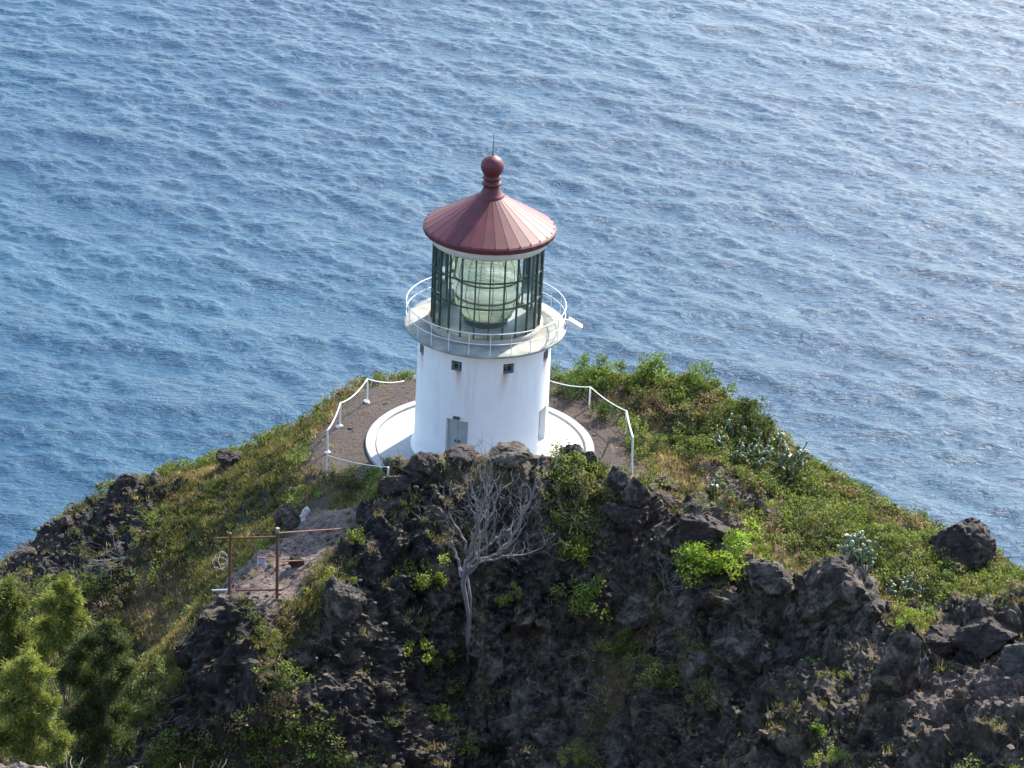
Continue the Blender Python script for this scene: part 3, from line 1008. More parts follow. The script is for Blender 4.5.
def unit(v):
    return v / (np.linalg.norm(v, axis=-1, keepdims=True) + 1e-9)

def leaves(c, size, tint, rng, up=0.3, aspect=1.6, outward=None, flat=1.0):
    """rhombic leaves centred on c (n,3); returns V, F, tint"""
    n = len(c)
    d = unit(rng.normal(size=(n, 3)) + np.array([0, 0, up]) + (0 if outward is None else outward))
    s = unit(np.cross(d, rng.normal(size=(n, 3))))
    sz = np.asarray(size) * rng.uniform(0.65, 1.35, n)
    a = d * (sz * aspect / 2)[:, None]
    w = s * (sz / 2)[:, None]
    V = np.stack([c - a, c + w * flat, c + a, c - w * flat], 1).reshape(-1, 3)
    F = np.arange(4 * n).reshape(-1, 4)
    return V, F, np.repeat(tint, 4, 0)

def blades(c, nrm, h, w, tint, rng, lean=0.45):
    n = len(c)
    d = unit(np.array([0, 0, 1.0]) + 0.4 * nrm + rng.normal(size=(n, 3)) * lean)
    s = unit(np.cross(d, rng.normal(size=(n, 3))))
    hh = (h * rng.uniform(0.5, 1.3, n))[:, None]
    ww = (w * rng.uniform(0.6, 1.4, n))[:, None]
    V = np.stack([c - s * ww, c + s * ww, c + d * hh], 1).reshape(-1, 3)
    return V, np.arange(3 * n).reshape(-1, 3), np.repeat(tint, 3, 0)

def tintmix(cols, n, rng, var=0.25, idx=None):
    cols = np.array(cols)
    if idx is None: idx = rng.integers(0, len(cols), n)
    t = cols[idx] * rng.uniform(1 - var, 1 + var, (n, 1)) * rng.uniform(0.93, 1.07, (n, 3))
    return np.clip(t, 0, 1)

_area = np.zeros(len(TV))
_c00 = TV.reshape(_nx, _ny, 3)
_e1 = _c00[1:, :-1] - _c00[:-1, :-1]
_e2 = _c00[:-1, 1:] - _c00[:-1, :-1]
_area.reshape(_nx, _ny)[:-1, :-1] = np.minimum(np.linalg.norm(np.cross(_e1, _e2), axis=2), 0.05)
_zone = (np.abs(X0) < 24) & (Y0 > -29) & (Y0 < 10.5) & (_sx > -140) & (_sx < 1170) & (_sy < 900)
_apr = np.hypot(X0, Y0) > 4.95

def scatter(w, density, rng):
    """about density points per square metre where weight w is 1"""
    lam = w * _area * density * _zone * _apr
    k = rng.poisson(lam)
    i = np.repeat(np.arange(len(lam)), k)
    c = TV[i] + rng.uniform(-0.05, 0.05, (len(i), 3)) * np.array([1, 1, 0.3])
    return c, TN[i], i

rg = np.random.default_rng(21)
def join(parts):
    V, F, T, o = [], [], [], 0
    for v, f, t in parts:
        V.append(v); F.append(f + o); T.append(t); o += len(v)
    return np.concatenate(V), np.concatenate(F), np.concatenate(T)

def grass(name, w, dens, per, h, bw, cols, spread, lean=0.45, clumpvar=0.35):
    c, n, i = scatter(w, dens, rg)
    ct = tintmix(cols, len(c), rg, clumpvar)
    r = np.repeat(np.arange(len(c)), per)
    hs = h * (0.5 + rg.random(len(c)))
    pos = c[r] + rg.normal(size=(len(r), 3)) * spread * np.array([1, 1, 0.25])
    V, F, T = blades(pos, n[r], hs[r], bw, ct[r] * rg.uniform(0.75, 1.25, (len(r), 1)), rg, lean)
    o = mesh_np(name, V, F, M_GRASS, None, False, {'tint': T})
    return tag(o, kind='stuff')

_pn = fbm(TV * 0.55 + 140, 3)
GR = [(0.095, 0.115, 0.035), (0.12, 0.145, 0.04), (0.07, 0.085, 0.03), (0.19, 0.165, 0.075), (0.16, 0.135, 0.07)]
DR = [(0.34, 0.26, 0.15), (0.27, 0.20, 0.11), (0.20, 0.14, 0.08), (0.40, 0.33, 0.20), (0.17, 0.15, 0.06)]
g_w = np.clip(MK['green'] + 0.30 * MK['rock'] * smooth(0.15, 0.5, _pn) * (TN[:, 2] > 0.45), 0, 1)
grass('green_grass', g_w, 40, 14, 0.17, 0.017, GR, 0.10)
d_w = np.clip(MK['dry'] + 0.7 * MK['green'] * smooth(-0.15, 0.3, fbm(TV * 0.8 + 33, 3)) + 0.25 * MK['bush'] * smooth(0.1, 0.4, fbm(TV * 0.8 + 73, 3))
              + 0.30 * MK['rock'] * smooth(0.45, 0.8, TN[:, 2]) * smooth(0.0, 0.5, fbm(TV * 0.7 + 13, 3)) + 0.018 * MK['soil'], 0, 1)
grass('dry_grass', d_w, 34, 12, 0.18, 0.014, DR, 0.10, 0.6)

def leafmass(name, w, dens, per, rad, lsize, cols, lift, kind='stuff', mat=None, sel=None, up=0.4):
    c, n, i = scatter(w, dens, rg)
    mound = np.clip(fbm(c * np.array([0.6, 0.6, 0.6]) + 200, 3) * 0.5 + 0.5, 0, 1.2)
    sp = np.clip(fbm(c * 0.45 + 300, 2) * 0.9 + 0.5 + rg.normal(size=len(c)) * 0.16, 0, 0.999)
    idx = (sp * len(cols)).astype(int)
    ct = tintmix(cols, len(c), rg, 0.28, idx)
    cen = c + (np.array([0, 0, 1.0]) * 0.8 + n * 0.4) * (mound * lift * rg.uniform(0.3, 1.0, len(c)))[:, None]
    r = np.repeat(np.arange(len(c)), per)
    rr = rad * rg.uniform(0.5, 1.3, len(c))
    off = unit(rg.normal(size=(len(r), 3)))
    pos = cen[r] + off * (rr[r] * rg.uniform(0.45, 1.0, len(r)))[:, None] * np.array([1, 1, 0.75])
    V, F, T = leaves(pos, lsize, ct[r] * rg.uniform(0.7, 1.3, (len(r), 1)), rg, up, 1.7)
    o = mesh_np(name, V, F, mat or M_LEAF, None, False, {'tint': T})
    return tag(o, kind=kind)

BU = [(0.24, 0.19, 0.11), (0.07, 0.09, 0.028), (0.15, 0.19, 0.045), (0.19, 0.23, 0.055), (0.12, 0.16, 0.04), (0.09, 0.12, 0.034), (0.20, 0.20, 0.075)]
leafmass('shrub_thicket', np.clip(MK['bush'] + 0.03 * MK['dry'], 0, 1), 26, 34, 0.26, 0.058, BU, 0.85)
HG = [(0.19, 0.145, 0.085), (0.055, 0.07, 0.028), (0.085, 0.105, 0.035), (0.13, 0.135, 0.05), (0.07, 0.085, 0.032), (0.16, 0.13, 0.075)]
leafmass('low_ground_cover', np.clip(MK['green'] * 0.8 + MK['dry'] * 0.10 + (0.03 + 0.35 * smooth(0.15, 0.5, _pn)) * MK['rock'] * (TN[:, 2] > 0.3), 0, 1), 10, 24, 0.17, 0.05, HG, 0.35)

# single shrubs
def shrub(px, py, wpx, cols, label, hr=0.7, n=None, lsize=0.055, group=None, cat='shrub', off=0.0, seed=0, name='shrub'):
    p, nn = GT(px, py)
    rng = np.random.default_rng(int(px * 7 + py + seed))
    sc = np.linalg.norm(p - CAM) / FPX
    R = wpx * 0.58 * sc
    root = thing(name, tuple(p), label, cat, group)
    k = max(5, int(10 * (R / 0.5)))
    cen = rng.normal(size=(k, 3)) * np.array([0.5, 0.4, 0.28]) * R + np.array([0, 0, R * hr * 0.55]) + nn * 0.12
    per = int(55 * max(0.5, R / 0.6))
    r = np.repeat(np.arange(k), per)
    rr = R * rng.uniform(0.22, 0.42, k)
    pos = cen[r] + unit(rng.normal(size=(len(r), 3))) * (rr[r] * rng.uniform(0.4, 1, len(r)))[:, None]
    ct = tintmix(cols, k, rng, 0.2)
    V, F, T = leaves(pos, lsize, ct[r] * rng.uniform(0.75, 1.3, (len(r), 1)), rng, 0.4, 1.7)
    mesh_np('foliage', V, F, M_LEAF, root, False, {'tint': T})
    st = MB()
    for q in cen[:8]:
        st.tube([(0, 0, -0.15), tuple(q * 0.5 + np.array([0, 0, 0.02])), tuple(q)], [0.02, 0.014, 0.007], 4)
    st.build('stems', M_BARK, root)
    return root

def bark(name, c, var=0.3):
    return painted(name, c, var, 0.85, 6, bumpd=0.01, spec=0.2)
M_BARK = bark('shrub_bark', (0.13, 0.10, 0.08))
M_DEAD = bark('bleached_wood', (0.18, 0.17, 0.165), 0.3)
LG = [(0.19, 0.24, 0.045), (0.15, 0.19, 0.04), (0.23, 0.26, 0.055)]
OG = [(0.15, 0.17, 0.045), (0.19, 0.19, 0.06), (0.11, 0.13, 0.04)]
for a in [
  (716, 568, 66, [(0.19, 0.29, 0.03), (0.15, 0.23, 0.03), (0.26, 0.36, 0.05), (0.10, 0.15, 0.03)], 'large bright lime green bush on the rock crest right of the dead tree', 0.8, 0.075),
  (742, 548, 22, [(0.15, 0.23, 0.04), (0.20, 0.28, 0.06)], 'small round lime green bush touching the large bright bush on its right', 0.8, 0.07),
  (425, 586, 42, LG, 'yellow green shrub on the shaded rock face left of the dead tree trunk', 0.6, 0.055),
  (408, 655, 30, LG, 'low green shrub on the rock face below and left of the dead tree base', 0.5, 0.055),
  (436, 664, 38, OG, 'olive green shrub on the rock face just left of the dead tree base', 0.5, 0.055),
  (456, 690, 26, OG, 'sparse green shrub on the dark rock just under the dead tree base', 0.6, 0.05),
  (442, 724, 30, LG, 'green shrub low on the black rock face, second lowest below the dead tree', 0.6, 0.05),
  (466, 757, 30, LG, 'green shrub at the bottom edge straight below the dead tree', 0.6, 0.05),
  (505, 604, 24, LG, 'narrow green shrub on the rock right of the dead tree trunk', 0.8, 0.05),
  (578, 556, 40, [(0.20, 0.24, 0.04), (0.15, 0.19, 0.035)], 'sunlit yellow green shrub on the crest just right of the dead tree crown', 0.6, 0.055),
  (584, 604, 50, LG, 'broad low green shrub in the middle of the rock face right of the dead tree', 0.5, 0.055),
  (618, 655, 40, LG, 'tall narrow green shrub in the rock gully right of centre', 0.9, 0.055),
  (660, 680, 46, OG, 'olive shrub on the steep rock below the lime green bush', 0.8, 0.055),
  (702, 700, 38, [(0.17, 0.17, 0.06), (0.20, 0.19, 0.07)], 'yellowish shrub on the lower rock face below the lime green bush', 0.6, 0.05),
  (578, 762, 34, LG, 'green shrub at the bottom edge right of centre', 0.6, 0.05),
  (822, 733, 20, [(0.18, 0.28, 0.04)], 'tiny vivid green shrub low on the right rock face', 0.6, 0.05),
  (843, 680, 14, [(0.20, 0.26, 0.05)], 'tiny yellow green shrub on the rock under the big right crag', 0.6, 0.045),
  (812, 667, 16, [(0.20, 0.26, 0.05)], 'tiny yellow green shrub left of the other one under the big right crag', 0.5, 0.045),
  (836, 763, 32, LG, 'green shrub at the bottom edge below the right rock face', 0.5, 0.05),
  (908, 622, 34, [(0.20, 0.30, 0.04), (0.24, 0.26, 0.06)], 'bright green low shrub in the grassy notch right of the big crag', 0.4, 0.05),
  (700, 625, 26, OG, 'small dull green shrub below the lime green bush', 0.6, 0.05),
  (352, 545, 24, [(0.20, 0.22, 0.05), (0.15, 0.19, 0.04)], 'yellow flowering shrub beside the path at the left edge of the black rock', 0.6, 0.05),
  (332, 590, 30, LG, 'green shrub on the rock slope right of the rusty gate', 0.6, 0.05),
  (378, 497, 26, LG, 'bright green shrub between the terrace and the path', 0.5, 0.05),
  (262, 640, 34, OG, 'green shrub on the rock slope below the rusty gate', 0.6, 0.05),
  (180, 690, 44, OG, 'dull green shrub above the dark gully right of the feathery trees', 0.7, 0.05),
  (650, 412, 34, [(0.17, 0.11, 0.08), (0.13, 0.09, 0.065), (0.20, 0.14, 0.10)], 'reddish brown dried bush behind the right white railing', 0.8, 0.04),
  (604, 420, 30, [(0.05, 0.09, 0.02), (0.07, 0.12, 0.025)], 'dark green rounded bush inside the right railing', 0.7, 0.055),
  (578, 396, 36, [(0.06, 0.10, 0.022), (0.08, 0.13, 0.03)], 'dark green bush at the terrace edge behind the right side of the tower', 0.6, 0.055),
  (648, 452, 32, [(0.08, 0.13, 0.025), (0.11, 0.15, 0.03)], 'green bush outside the railing next to its lowest post', 0.6, 0.055),
  (742, 430, 48, [(0.05, 0.075, 0.02), (0.07, 0.095, 0.025)], 'dark green leafy bush above the large cactus patch', 0.8, 0.075),
  (645, 384, 44, [(0.12, 0.18, 0.03), (0.16, 0.22, 0.04)], 'tall light green bush on the skyline behind the right railing', 0.8, 0.07),
  (692, 392, 42, [(0.11, 0.17, 0.03), (0.14, 0.19, 0.04)], 'light green bush on the skyline right of the tallest bush', 0.7, 0.07),
  (598, 382, 38, [(0.14, 0.20, 0.04), (0.11, 0.17, 0.03)], 'light green bush on the skyline nearest the tower', 0.6, 0.065),
]:
    shrub(a[0], a[1], a[2], a[3], a[4], a[5], lsize=a[6], group='shrubs growing on the headland')

# prickly pear
def cactus(px, py, wpx, hpx, n, label, size=0.125, lift=0.35):
    p, nn = GT(px, py + 12)
    p = p + np.array([0, 0, lift])
    rng = np.random.default_rng(int(px + py))
    tips = []
    sc = np.linalg.norm(p - CAM) / FPX
    root = thing('prickly_pear_cactus', tuple(p), label, 'cactus', 'cactus clumps on the right slope')
    mb = MB()
    for k in range(n):
        x, y = rng.uniform(-1, 1, 2)
        if x * x + y * y > 1: x, y = x * 0.6, y * 0.6
        X = x * wpx * 0.5 * sc
        Y = y * hpx * 0.5 * sc * 1.5
        gz = float(hq(p[0] + X, p[1] + Y)) - float(hq(p[0], p[1]))
        base = Vector((X, Y, gz + rng.uniform(-0.05, 0.5) * (1.1 - x * x)))
        grown = bool(tips) and rng.random() < 0.6
        if not grown: mb.tube([(0, 0, -0.25), (base.x, base.y, base.z - 0.2), tuple(base + Vector((0, 0, 0.06)))], 0.03, 4)
        if grown: base = tips[int(rng.integers(len(tips)))]
        az, el = rng.uniform(0, 6.28), rng.uniform(0.25, 1.4)
        d = Vector((math.cos(az) * math.cos(el), math.sin(az) * math.cos(el), math.sin(el)))
        s = d.cross(Vector(rng.normal(size=3))).normalized()
        t = d.cross(s)
        if base.z < gz + 0.45: tips.append(base + d * size * 1.9)
        if len(tips) > 25: tips.pop(0)
        L_, W_ = size * rng.uniform(0.8, 1.4), size * rng.uniform(0.55, 0.8)
        vs_ = []
        m = 10
        c = base + d * L_
        for q in range(m):
            a = 2 * math.pi * q / m
            o = d * (math.cos(a) * L_) + s * (math.sin(a) * W_ * (1 + 0.15 * math.cos(a)))
            vs_.append(c + o)
            vs_.append(c + o * 0.72 + t * 0.022)
            vs_.append(c + o * 0.72 - t * 0.022)
        vs_ += [c + t * 0.028, c - t * 0.028]
        fs = []
        for q in range(m):
            a, b = q * 3, ((q + 1) % m) * 3
            fs += [(a, b, b + 1, a + 1), (a, a + 2, b + 2, b), (a + 1, b + 1, m * 3), (a + 2, m * 3 + 1, b + 2)]
        mb.add(vs_, fs)
    mb.build('pads', M_CACT, root, True)
M_CACT = painted('grey_green_cactus_skin', (0.15, 0.185, 0.10), 0.4, 0.42, 4, bumpd=0.004)
cactus(758, 446, 96, 62, 230, 'largest prickly pear cactus patch amid the green bushes above the bare soil')
cactus(860, 556, 36, 24, 70, 'pale prickly pear clump above the big right crag')
cactus(906, 592, 34, 14, 55, 'low pale prickly pear clump behind the right end of the crag')
cactus(716, 480, 20, 12, 22, 'small prickly pear clump on bare soil left of the largest cactus patch', 0.10, 0.0)
# ---------------------------------------------------------------- boulders
def rock_mat(name, stops, tops=True):
    m, nt, b, out = new_mat(name)
    g = nt.nodes.new('ShaderNodeNewGeometry')
    pos = g.outputs['Position']
    c = ramp(nt, noise(nt, 1.9, 9, 0.74, pos, 0.4), stops)
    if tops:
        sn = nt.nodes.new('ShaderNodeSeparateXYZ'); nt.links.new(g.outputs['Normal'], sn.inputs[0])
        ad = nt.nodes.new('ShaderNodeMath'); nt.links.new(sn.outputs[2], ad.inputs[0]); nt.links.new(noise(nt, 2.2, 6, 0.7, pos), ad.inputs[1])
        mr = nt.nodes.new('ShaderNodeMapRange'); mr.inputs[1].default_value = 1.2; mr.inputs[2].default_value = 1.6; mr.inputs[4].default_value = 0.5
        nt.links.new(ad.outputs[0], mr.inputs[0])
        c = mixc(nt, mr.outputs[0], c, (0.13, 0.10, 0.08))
    nt.links.new(c, b.inputs['Base Color'])
    b.inputs['Roughness'].default_value = 0.82
    b.inputs['Specular IOR Level'].default_value = 0.35
    nb = bump(nt, noise(nt, 2.8, 10, 0.78, pos, 0.5), 1.0, 0.25)
    nb = bump(nt, noise(nt, 16, 4, 0.7, pos), 0.8, 0.04, nb)
    nt.links.new(nb, b.inputs['Normal'])
    return m
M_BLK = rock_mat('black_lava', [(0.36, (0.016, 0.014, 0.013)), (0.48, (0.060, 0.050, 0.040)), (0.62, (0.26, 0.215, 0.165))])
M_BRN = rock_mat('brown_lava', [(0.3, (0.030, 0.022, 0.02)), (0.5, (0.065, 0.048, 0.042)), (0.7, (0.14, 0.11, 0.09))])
M_GRY = rock_mat('grey_lava', [(0.3, (0.045, 0.043, 0.042)), (0.5, (0.10, 0.095, 0.09)), (0.7, (0.20, 0.19, 0.18))], False)
M_PALE = rock_mat('pale_weathered_rock', [(0.3, (0.14, 0.11, 0.09)), (0.5, (0.28, 0.225, 0.19)), (0.7, (0.42, 0.36, 0.31))], False)

def icosphere_dirs(sub):
    import bmesh
    bm = bmesh.new()
    bmesh.ops.create_icosphere(bm, subdivisions=sub, radius=1.0)
    V = np.array([v.co[:] for v in bm.verts])
    F = np.array([[v.index for v in f.verts] for f in bm.faces])
    bm.free()
    return V, F
_ICO = icosphere_dirs(5)
def rock_shape(sx, sy, sz, seed, rough=1.0, np_=16, rot=0.0):
    rng = np.random.default_rng(seed)
    D, F = _ICO
    N = unit(rng.normal(size=(np_, 3)))
    N = np.vstack([N, -N[:4]])
    dd = rng.uniform(0.62, 1.0, len(N))
    q = D @ N.T
    r = np.where(q > 0.05, dd[None, :] / np.maximum(q, 0.05), 9).min(axis=1)
    r = np.minimum(r, 1.15)
    V = D * r[:, None] * np.array([sx, sy, sz])
    mx = (sx + sy + sz) / 3
    pv = V / max(mx, 0.25) + seed
    f1, f2, idr = worley(pv * 1.7)
    dn = (idr - 0.5) * 0.22 + smooth(0, 0.08, f2 - f1) * 0.05 + fbm(pv * 2.2, 6, ridge=True, gain=0.62) * 0.075 + fbm(pv * 7, 3) * 0.02
    V = V * (1 + dn[:, None] * rough)
    c, s = math.cos(rot), math.sin(rot)
    V = V @ np.array([[c, s, 0], [-s, c, 0], [0, 0, 1]])
    return V, F

def boulder(px, py, wpx, hpx, mat, label, depth=1.0, seed=1, rough=1.0, y=None, sink=0.25, name='boulder', tilt=0.0, group='rocks on the headland'):
    if y is None:
        p, nn = GT(px, py + hpx * 0.3)
    else:
        p = P(px, py + hpx * 0.3, y=y)
    sc = np.linalg.norm(p - CAM) / FPX
    sx, sz = wpx * 0.5 * sc, hpx * 0.5 * sc / 0.8
    sy = sx * depth
    V, F = rock_shape(sx, sy, sz, seed, rough)
    if tilt:
        c, s = math.cos(tilt), math.sin(tilt)
        V = V @ np.array([[c, 0, -s], [0, 1, 0], [s, 0, c]])
    V = V + np.array([0, 0, sz * (1 - sink) * 0.5])
    o = mesh_np(name, V, F, mat, None, False)
    o.location = tuple(p)
    tag(o, label, 'rock', group)
    return o
for a in [
  (511, 454, 46, 17, M_BLK, 'flat topped black rock on the crest in front of the tower', 0.8, 3),
  (571, 456, 20, 26, M_BLK, 'upright black rock on the crest in front of the apron right of the tower', 0.8, 4),
  (592, 463, 24, 22, M_BLK, 'rounded black rock on the crest, right of the upright one', 0.8, 5),
  (616, 481, 26, 28, M_BLK, 'tall dark boulder on the crest below the right railing', 0.8, 6),
  (634, 491, 24, 26, M_BLK, 'dark rounded boulder just right of the tall one below the right railing', 0.9, 7),
  (664, 484, 24, 12, M_BRN, 'small flat brown rock on dry grass right of the right railing', 0.8, 8),
  (659, 499, 24, 13, M_BRN, 'small dark rock below the flat brown one right of the railing', 0.8, 9),
  (622, 512, 30, 16, M_BRN, 'layered brown rock below the two dark boulders', 0.8, 10),
  (707, 530, 52, 26, M_BRN, 'brown rock with a rounded top on the crest left of the lime green bush', 0.8, 11),
  (770, 578, 50, 24, M_BLK, 'dark sloping rock between the lime green bush and the big crag', 0.8, 12),
  (838, 592, 96, 62, M_BLK, 'biggest black crag with a steep left edge on the right crest', 0.7, 13),
  (866, 618, 34, 30, M_BLK, 'round dark rock at the foot of the big crag', 0.9, 14),
  (962, 548, 62, 48, M_BRN, 'dark brown overhanging outcrop on the skyline at the far right', 0.9, 15),
  (985, 556, 22, 22, M_GRY, 'small pale grey rock on the right end of the skyline outcrop', 0.9, 16),
  (985, 632, 54, 30, M_BRN, 'wide flat brown boulder at the right edge', 0.9, 17),
  (1022, 655, 40, 34, M_GRY, 'grey boulder cut off by the right edge', 0.9, 18),
  (944, 640, 44, 24, M_BRN, 'low brown boulder left of the wide flat one at the right edge', 0.9, 19),
  (893, 668, 52, 70, M_BLK, 'tall leaning black slab on the right rock face', 0.6, 20),
  (640, 610, 44, 34, M_BLK, 'dark blocky rock below the grey leafless shrub', 0.8, 21),
  (745, 650, 60, 44, M_BLK, 'broad black rock on the face below the lime green bush', 0.6, 22),
  (340, 600, 40, 34, M_BLK, 'dark rock on the left shoulder of the black rock face', 0.8, 24),
  (288, 522, 22, 26, M_BLK, 'black boulder between the grassy slope and the path', 0.9, 26),
  (296, 562, 14, 11, M_BRN, 'small rock at the right edge of the path by the gate', 0.8, 27),
  (232, 560, 0, 0, None, '', 0, 0),
  (125, 481, 22, 15, M_BRN, 'brown rock on the left skyline, at its first small summit', 0.9, 28),
  (155, 478, 13, 15, M_BLK, 'small dark pointed rock on the left skyline', 0.9, 29),
  (228, 456, 24, 15, M_BRN, 'dark rock on the left skyline below the green ridge', 0.9, 30),
  (66, 521, 20, 12, M_BRN, 'brown rock on the left skyline halfway to the frame edge', 0.9, 31),
  (24, 556, 26, 14, M_BLK, 'dark rock at the far left of the skyline', 0.9, 32),
  (395, 486, 26, 20, M_BRN, 'brown rock at the left end of the crest in front of the apron', 0.9, 33),
  (425, 462, 34, 20, M_BRN, 'brown lumpy rock on the crest in front of the tower door', 0.9, 34),
  (460, 455, 36, 14, M_BRN, 'low brown rock on the crest under the tower door', 0.9, 35),
]:
    if a[4] is None: continue
    boulder(a[0], a[1], a[2], a[3], a[4], a[5], a[6], a[7])
# two rocks close to the viewpoint
for (px, py, y, R, sd, lb) in [(22, 800, -66.0, 0.42, 41, 'pale pinkish rock close up in the bottom left corner'), (134, 785, -66.4, 0.17, 42, 'pale rounded rock peeking up at the bottom edge near the left corner')]:
    p = P(px, py, y=y)
    V, F = rock_shape(R, R, R * 0.85, sd, 0.7)
    # a long foot down to the hillside
    foot = V[:, 2] < 0
    V[foot, 2] *= 9
    V[foot, :2] *= 1.0 + 0.25 * np.minimum(-V[foot, 2:3] / R, 6)
    o = mesh_np('rock', V, F, M_PALE)
    o.location = tuple(p)
    tag(o, lb, 'rock', 'pale rocks close to the viewpoint')

# stone kerb with whitewashed stones at the turn of the path
def kerb():
    root = thing('stone_wall', tuple(P(304, 528, y=-7.2)), 'short white edged stone wall at the bend of the path below the terrace', 'wall')
    o = np.array(root.location)
    pts = [P(307, 511, y=-6.6), P(302, 519, y=-7.0), P(303, 526, y=-7.4), P(298, 534, y=-8.0)]
    wm = painted('whitewashed_stone', (0.55, 0.53, 0.5), 0.3, 0.8, 6, bumpd=0.02)
    for k in range(9):
        t = k / 8 * 2.999
        i = int(t); f = t - i
        q = pts[i] * (1 - f) + pts[i + 1] * f
        V, F = rock_shape(0.13, 0.14, 0.24, 70 + k, 0.6)
        m = mesh_np('stone', V + (q - o), F, wm, root)
kerb()

def loose_stones():
    rng = np.random.default_rng(8)
    w = 0.10 * MK['soil'] + 0.8 * MK['soil'] * smooth(-8, -10, Y0) + 0.5 * MK['rock'] * smooth(0.4, 0.8, TN[:, 2]) + 0.12 * MK['dry']
    c, n, i = scatter(w, 16, rng)
    Dq, Fq = icosphere_dirs(1)
    s = 0.02 + 0.10 * rng.random(len(c)) ** 3
    ax = rng.uniform(0.6, 1.2, (len(c), 3)) * np.array([1.2, 1.0, 0.75])
    jit = rng.uniform(0.75, 1.25, (len(c), len(Dq), 1))
    a = rng.uniform(0, 6.28, len(c)); ca, sa = np.cos(a), np.sin(a)
    V = Dq[None] * jit * ax[:, None, :] * s[:, None, None]
    V = np.stack([V[..., 0] * ca[:, None] - V[..., 1] * sa[:, None], V[..., 0] * sa[:, None] + V[..., 1] * ca[:, None], V[..., 2]], -1)
    V = V + c[:, None, :]
    F = (Fq[None] + (np.arange(len(c)) * len(Dq))[:, None, None]).reshape(-1, 3)
    o = mesh_np('loose_stones', V.reshape(-1, 3), F, rock_mat('rubble', [(0.3, (0.05, 0.04, 0.037)), (0.5, (0.12, 0.095, 0.08)), (0.7, (0.27, 0.22, 0.19))], False))
    tag(o, kind='stuff')
loose_stones()
# ---------------------------------------------------------------- dead trees and twigs
def limb_tree(mb, p0, d0, length, r0, rng, depth, bend=0.25, up=0.15, kids=3, minr=0.006, spread=0.6):
    n = 6
    pts = [Vector(p0)]
    d = Vector(d0).normalized()
    rs = [r0]
    for i in range(n):
        d = (d + Vector(rng.normal(size=3)) * bend * 0.35 + Vector((0, 0, up)) * 0.3).normalized()
        pts.append(pts[-1] + d * (length / n))
        rs.append(max(minr * 0.6, r0 * (1 - 0.72 * (i + 1) / n)))
    mb.tube(pts, rs, 6 if r0 > 0.03 else 4, False)
    if depth > 0:
        for k in range(kids):
            i = int(rng.integers(2, n + 1)) if k else n
            dd = (pts[i] - pts[i - 1]).normalized()
            s = Vector(rng.normal(size=3))
            s = (s - dd * s.dot(dd)).normalized()
            nd = (dd + s * spread * rng.uniform(0.5, 1.2)).normalized()
            limb_tree(mb, pts[i], nd, length * rng.uniform(0.5, 0.8), max(minr, rs[i] * 0.75), rng, depth - 1, bend, up, kids, minr, spread)

def dead_tree():
    rng = np.random.default_rng(9)
    base, _ = GT(467, 652)
    Y = base[1]
    root = thing('dead_tree', tuple(base), 'bleached leafless tree with a bare trunk on the black rock face below the tower', 'tree')
    o = base
    def Q(px, py, dy=0.0): return P(px, py, y=Y + dy) - o
    tr = MB()
    trunk = [np.array([0.02, 0, -0.5]), Q(467, 640), Q(469, 620), Q(466, 600, .1), Q(463, 585, .1), Q(464, 572, .1), Q(467, 560, .15)]
    tr.tube(trunk, [0.045, 0.05, 0.06, 0.075, 0.085, 0.09, 0.08], 8)
    tr.tube([Q(468, 655, -.15), Q(470, 630, -.15), Q(471, 600, -.1), Q(467, 575, 0)], [0.03, 0.035, 0.045, 0.05], 6)
    tr.build('trunk', M_DEAD, root, True)
    limbs = [
      [(467, 562, .1), (466, 545, 0), (457, 528, -.2), (449, 512, -.3)],
      [(467, 562, .1), (474, 540, .2), (480, 515, .3), (487, 490, .5), (493, 462, .5)],
      [(467, 562, .1), (478, 545, -.3), (487, 528, -.6), (487, 510, -.6), (490, 480, -.4)],
      [(467, 568, .1), (480, 552, .5), (496, 538, .9), (510, 528, 1.2), (522, 510, 1.4)],
      [(467, 572, .1), (480, 560, -.2), (498, 553, -.5), (512, 543, -.6), (527, 522, -.8)],
      [(465, 575, .1), (482, 563, .2), (502, 556, .1), (522, 556, 0), (542, 548, 0)],
      [(470, 560, .1), (482, 535, .8), (494, 505, 1.3), (503, 480, 1.5)],
      [(472, 555, .1), (478, 520, -.8), (474, 495, -1.0), (470, 480, -1.1)],
      [(500, 552, 0), (515, 530, .3), (530, 500, .5), (541, 478, .5)],
      [(463, 575, .1), (455, 556, .4), (452, 540, .6)],
    ]
    for L_ in limbs:
        mb = MB()
        pts = [Q(*q) for q in L_]
        # smooth subdivision with a little crookedness
        P2 = []
        for i in range(len(pts) - 1):
            for k in range(4):
                t = k / 4
                P2.append(pts[i] * (1 - t) + pts[i + 1] * t + rng.normal(size=3) * 0.035)
        P2.append(pts[-1])
        n = len(P2)
        rs = [0.055 * (1 - i / n) ** 0.8 + 0.009 for i in range(n)]
        mb.tube(P2, rs, 6, False)
        for i in range(3, n, 1):
            for _ in range(1 + (i % 3 == 0)):
                dd = Vector(P2[i] - P2[i - 1]).normalized()
                s = Vector(rng.normal(size=3) * np.array([1, .8, 1])).normalized()
                if rng.random() < 0.42: continue
                limb_tree(mb, P2[i], (dd * 0.8 + s * 0.75 + Vector((0.15, 0, 0.35))), rng.uniform(0.45, 1.0), rs[i] * 0.45, rng, 2, 0.75, 0.3, 2, 0.0075, 0.7)
        mb.build('branch', M_DEAD, root)
dead_tree()

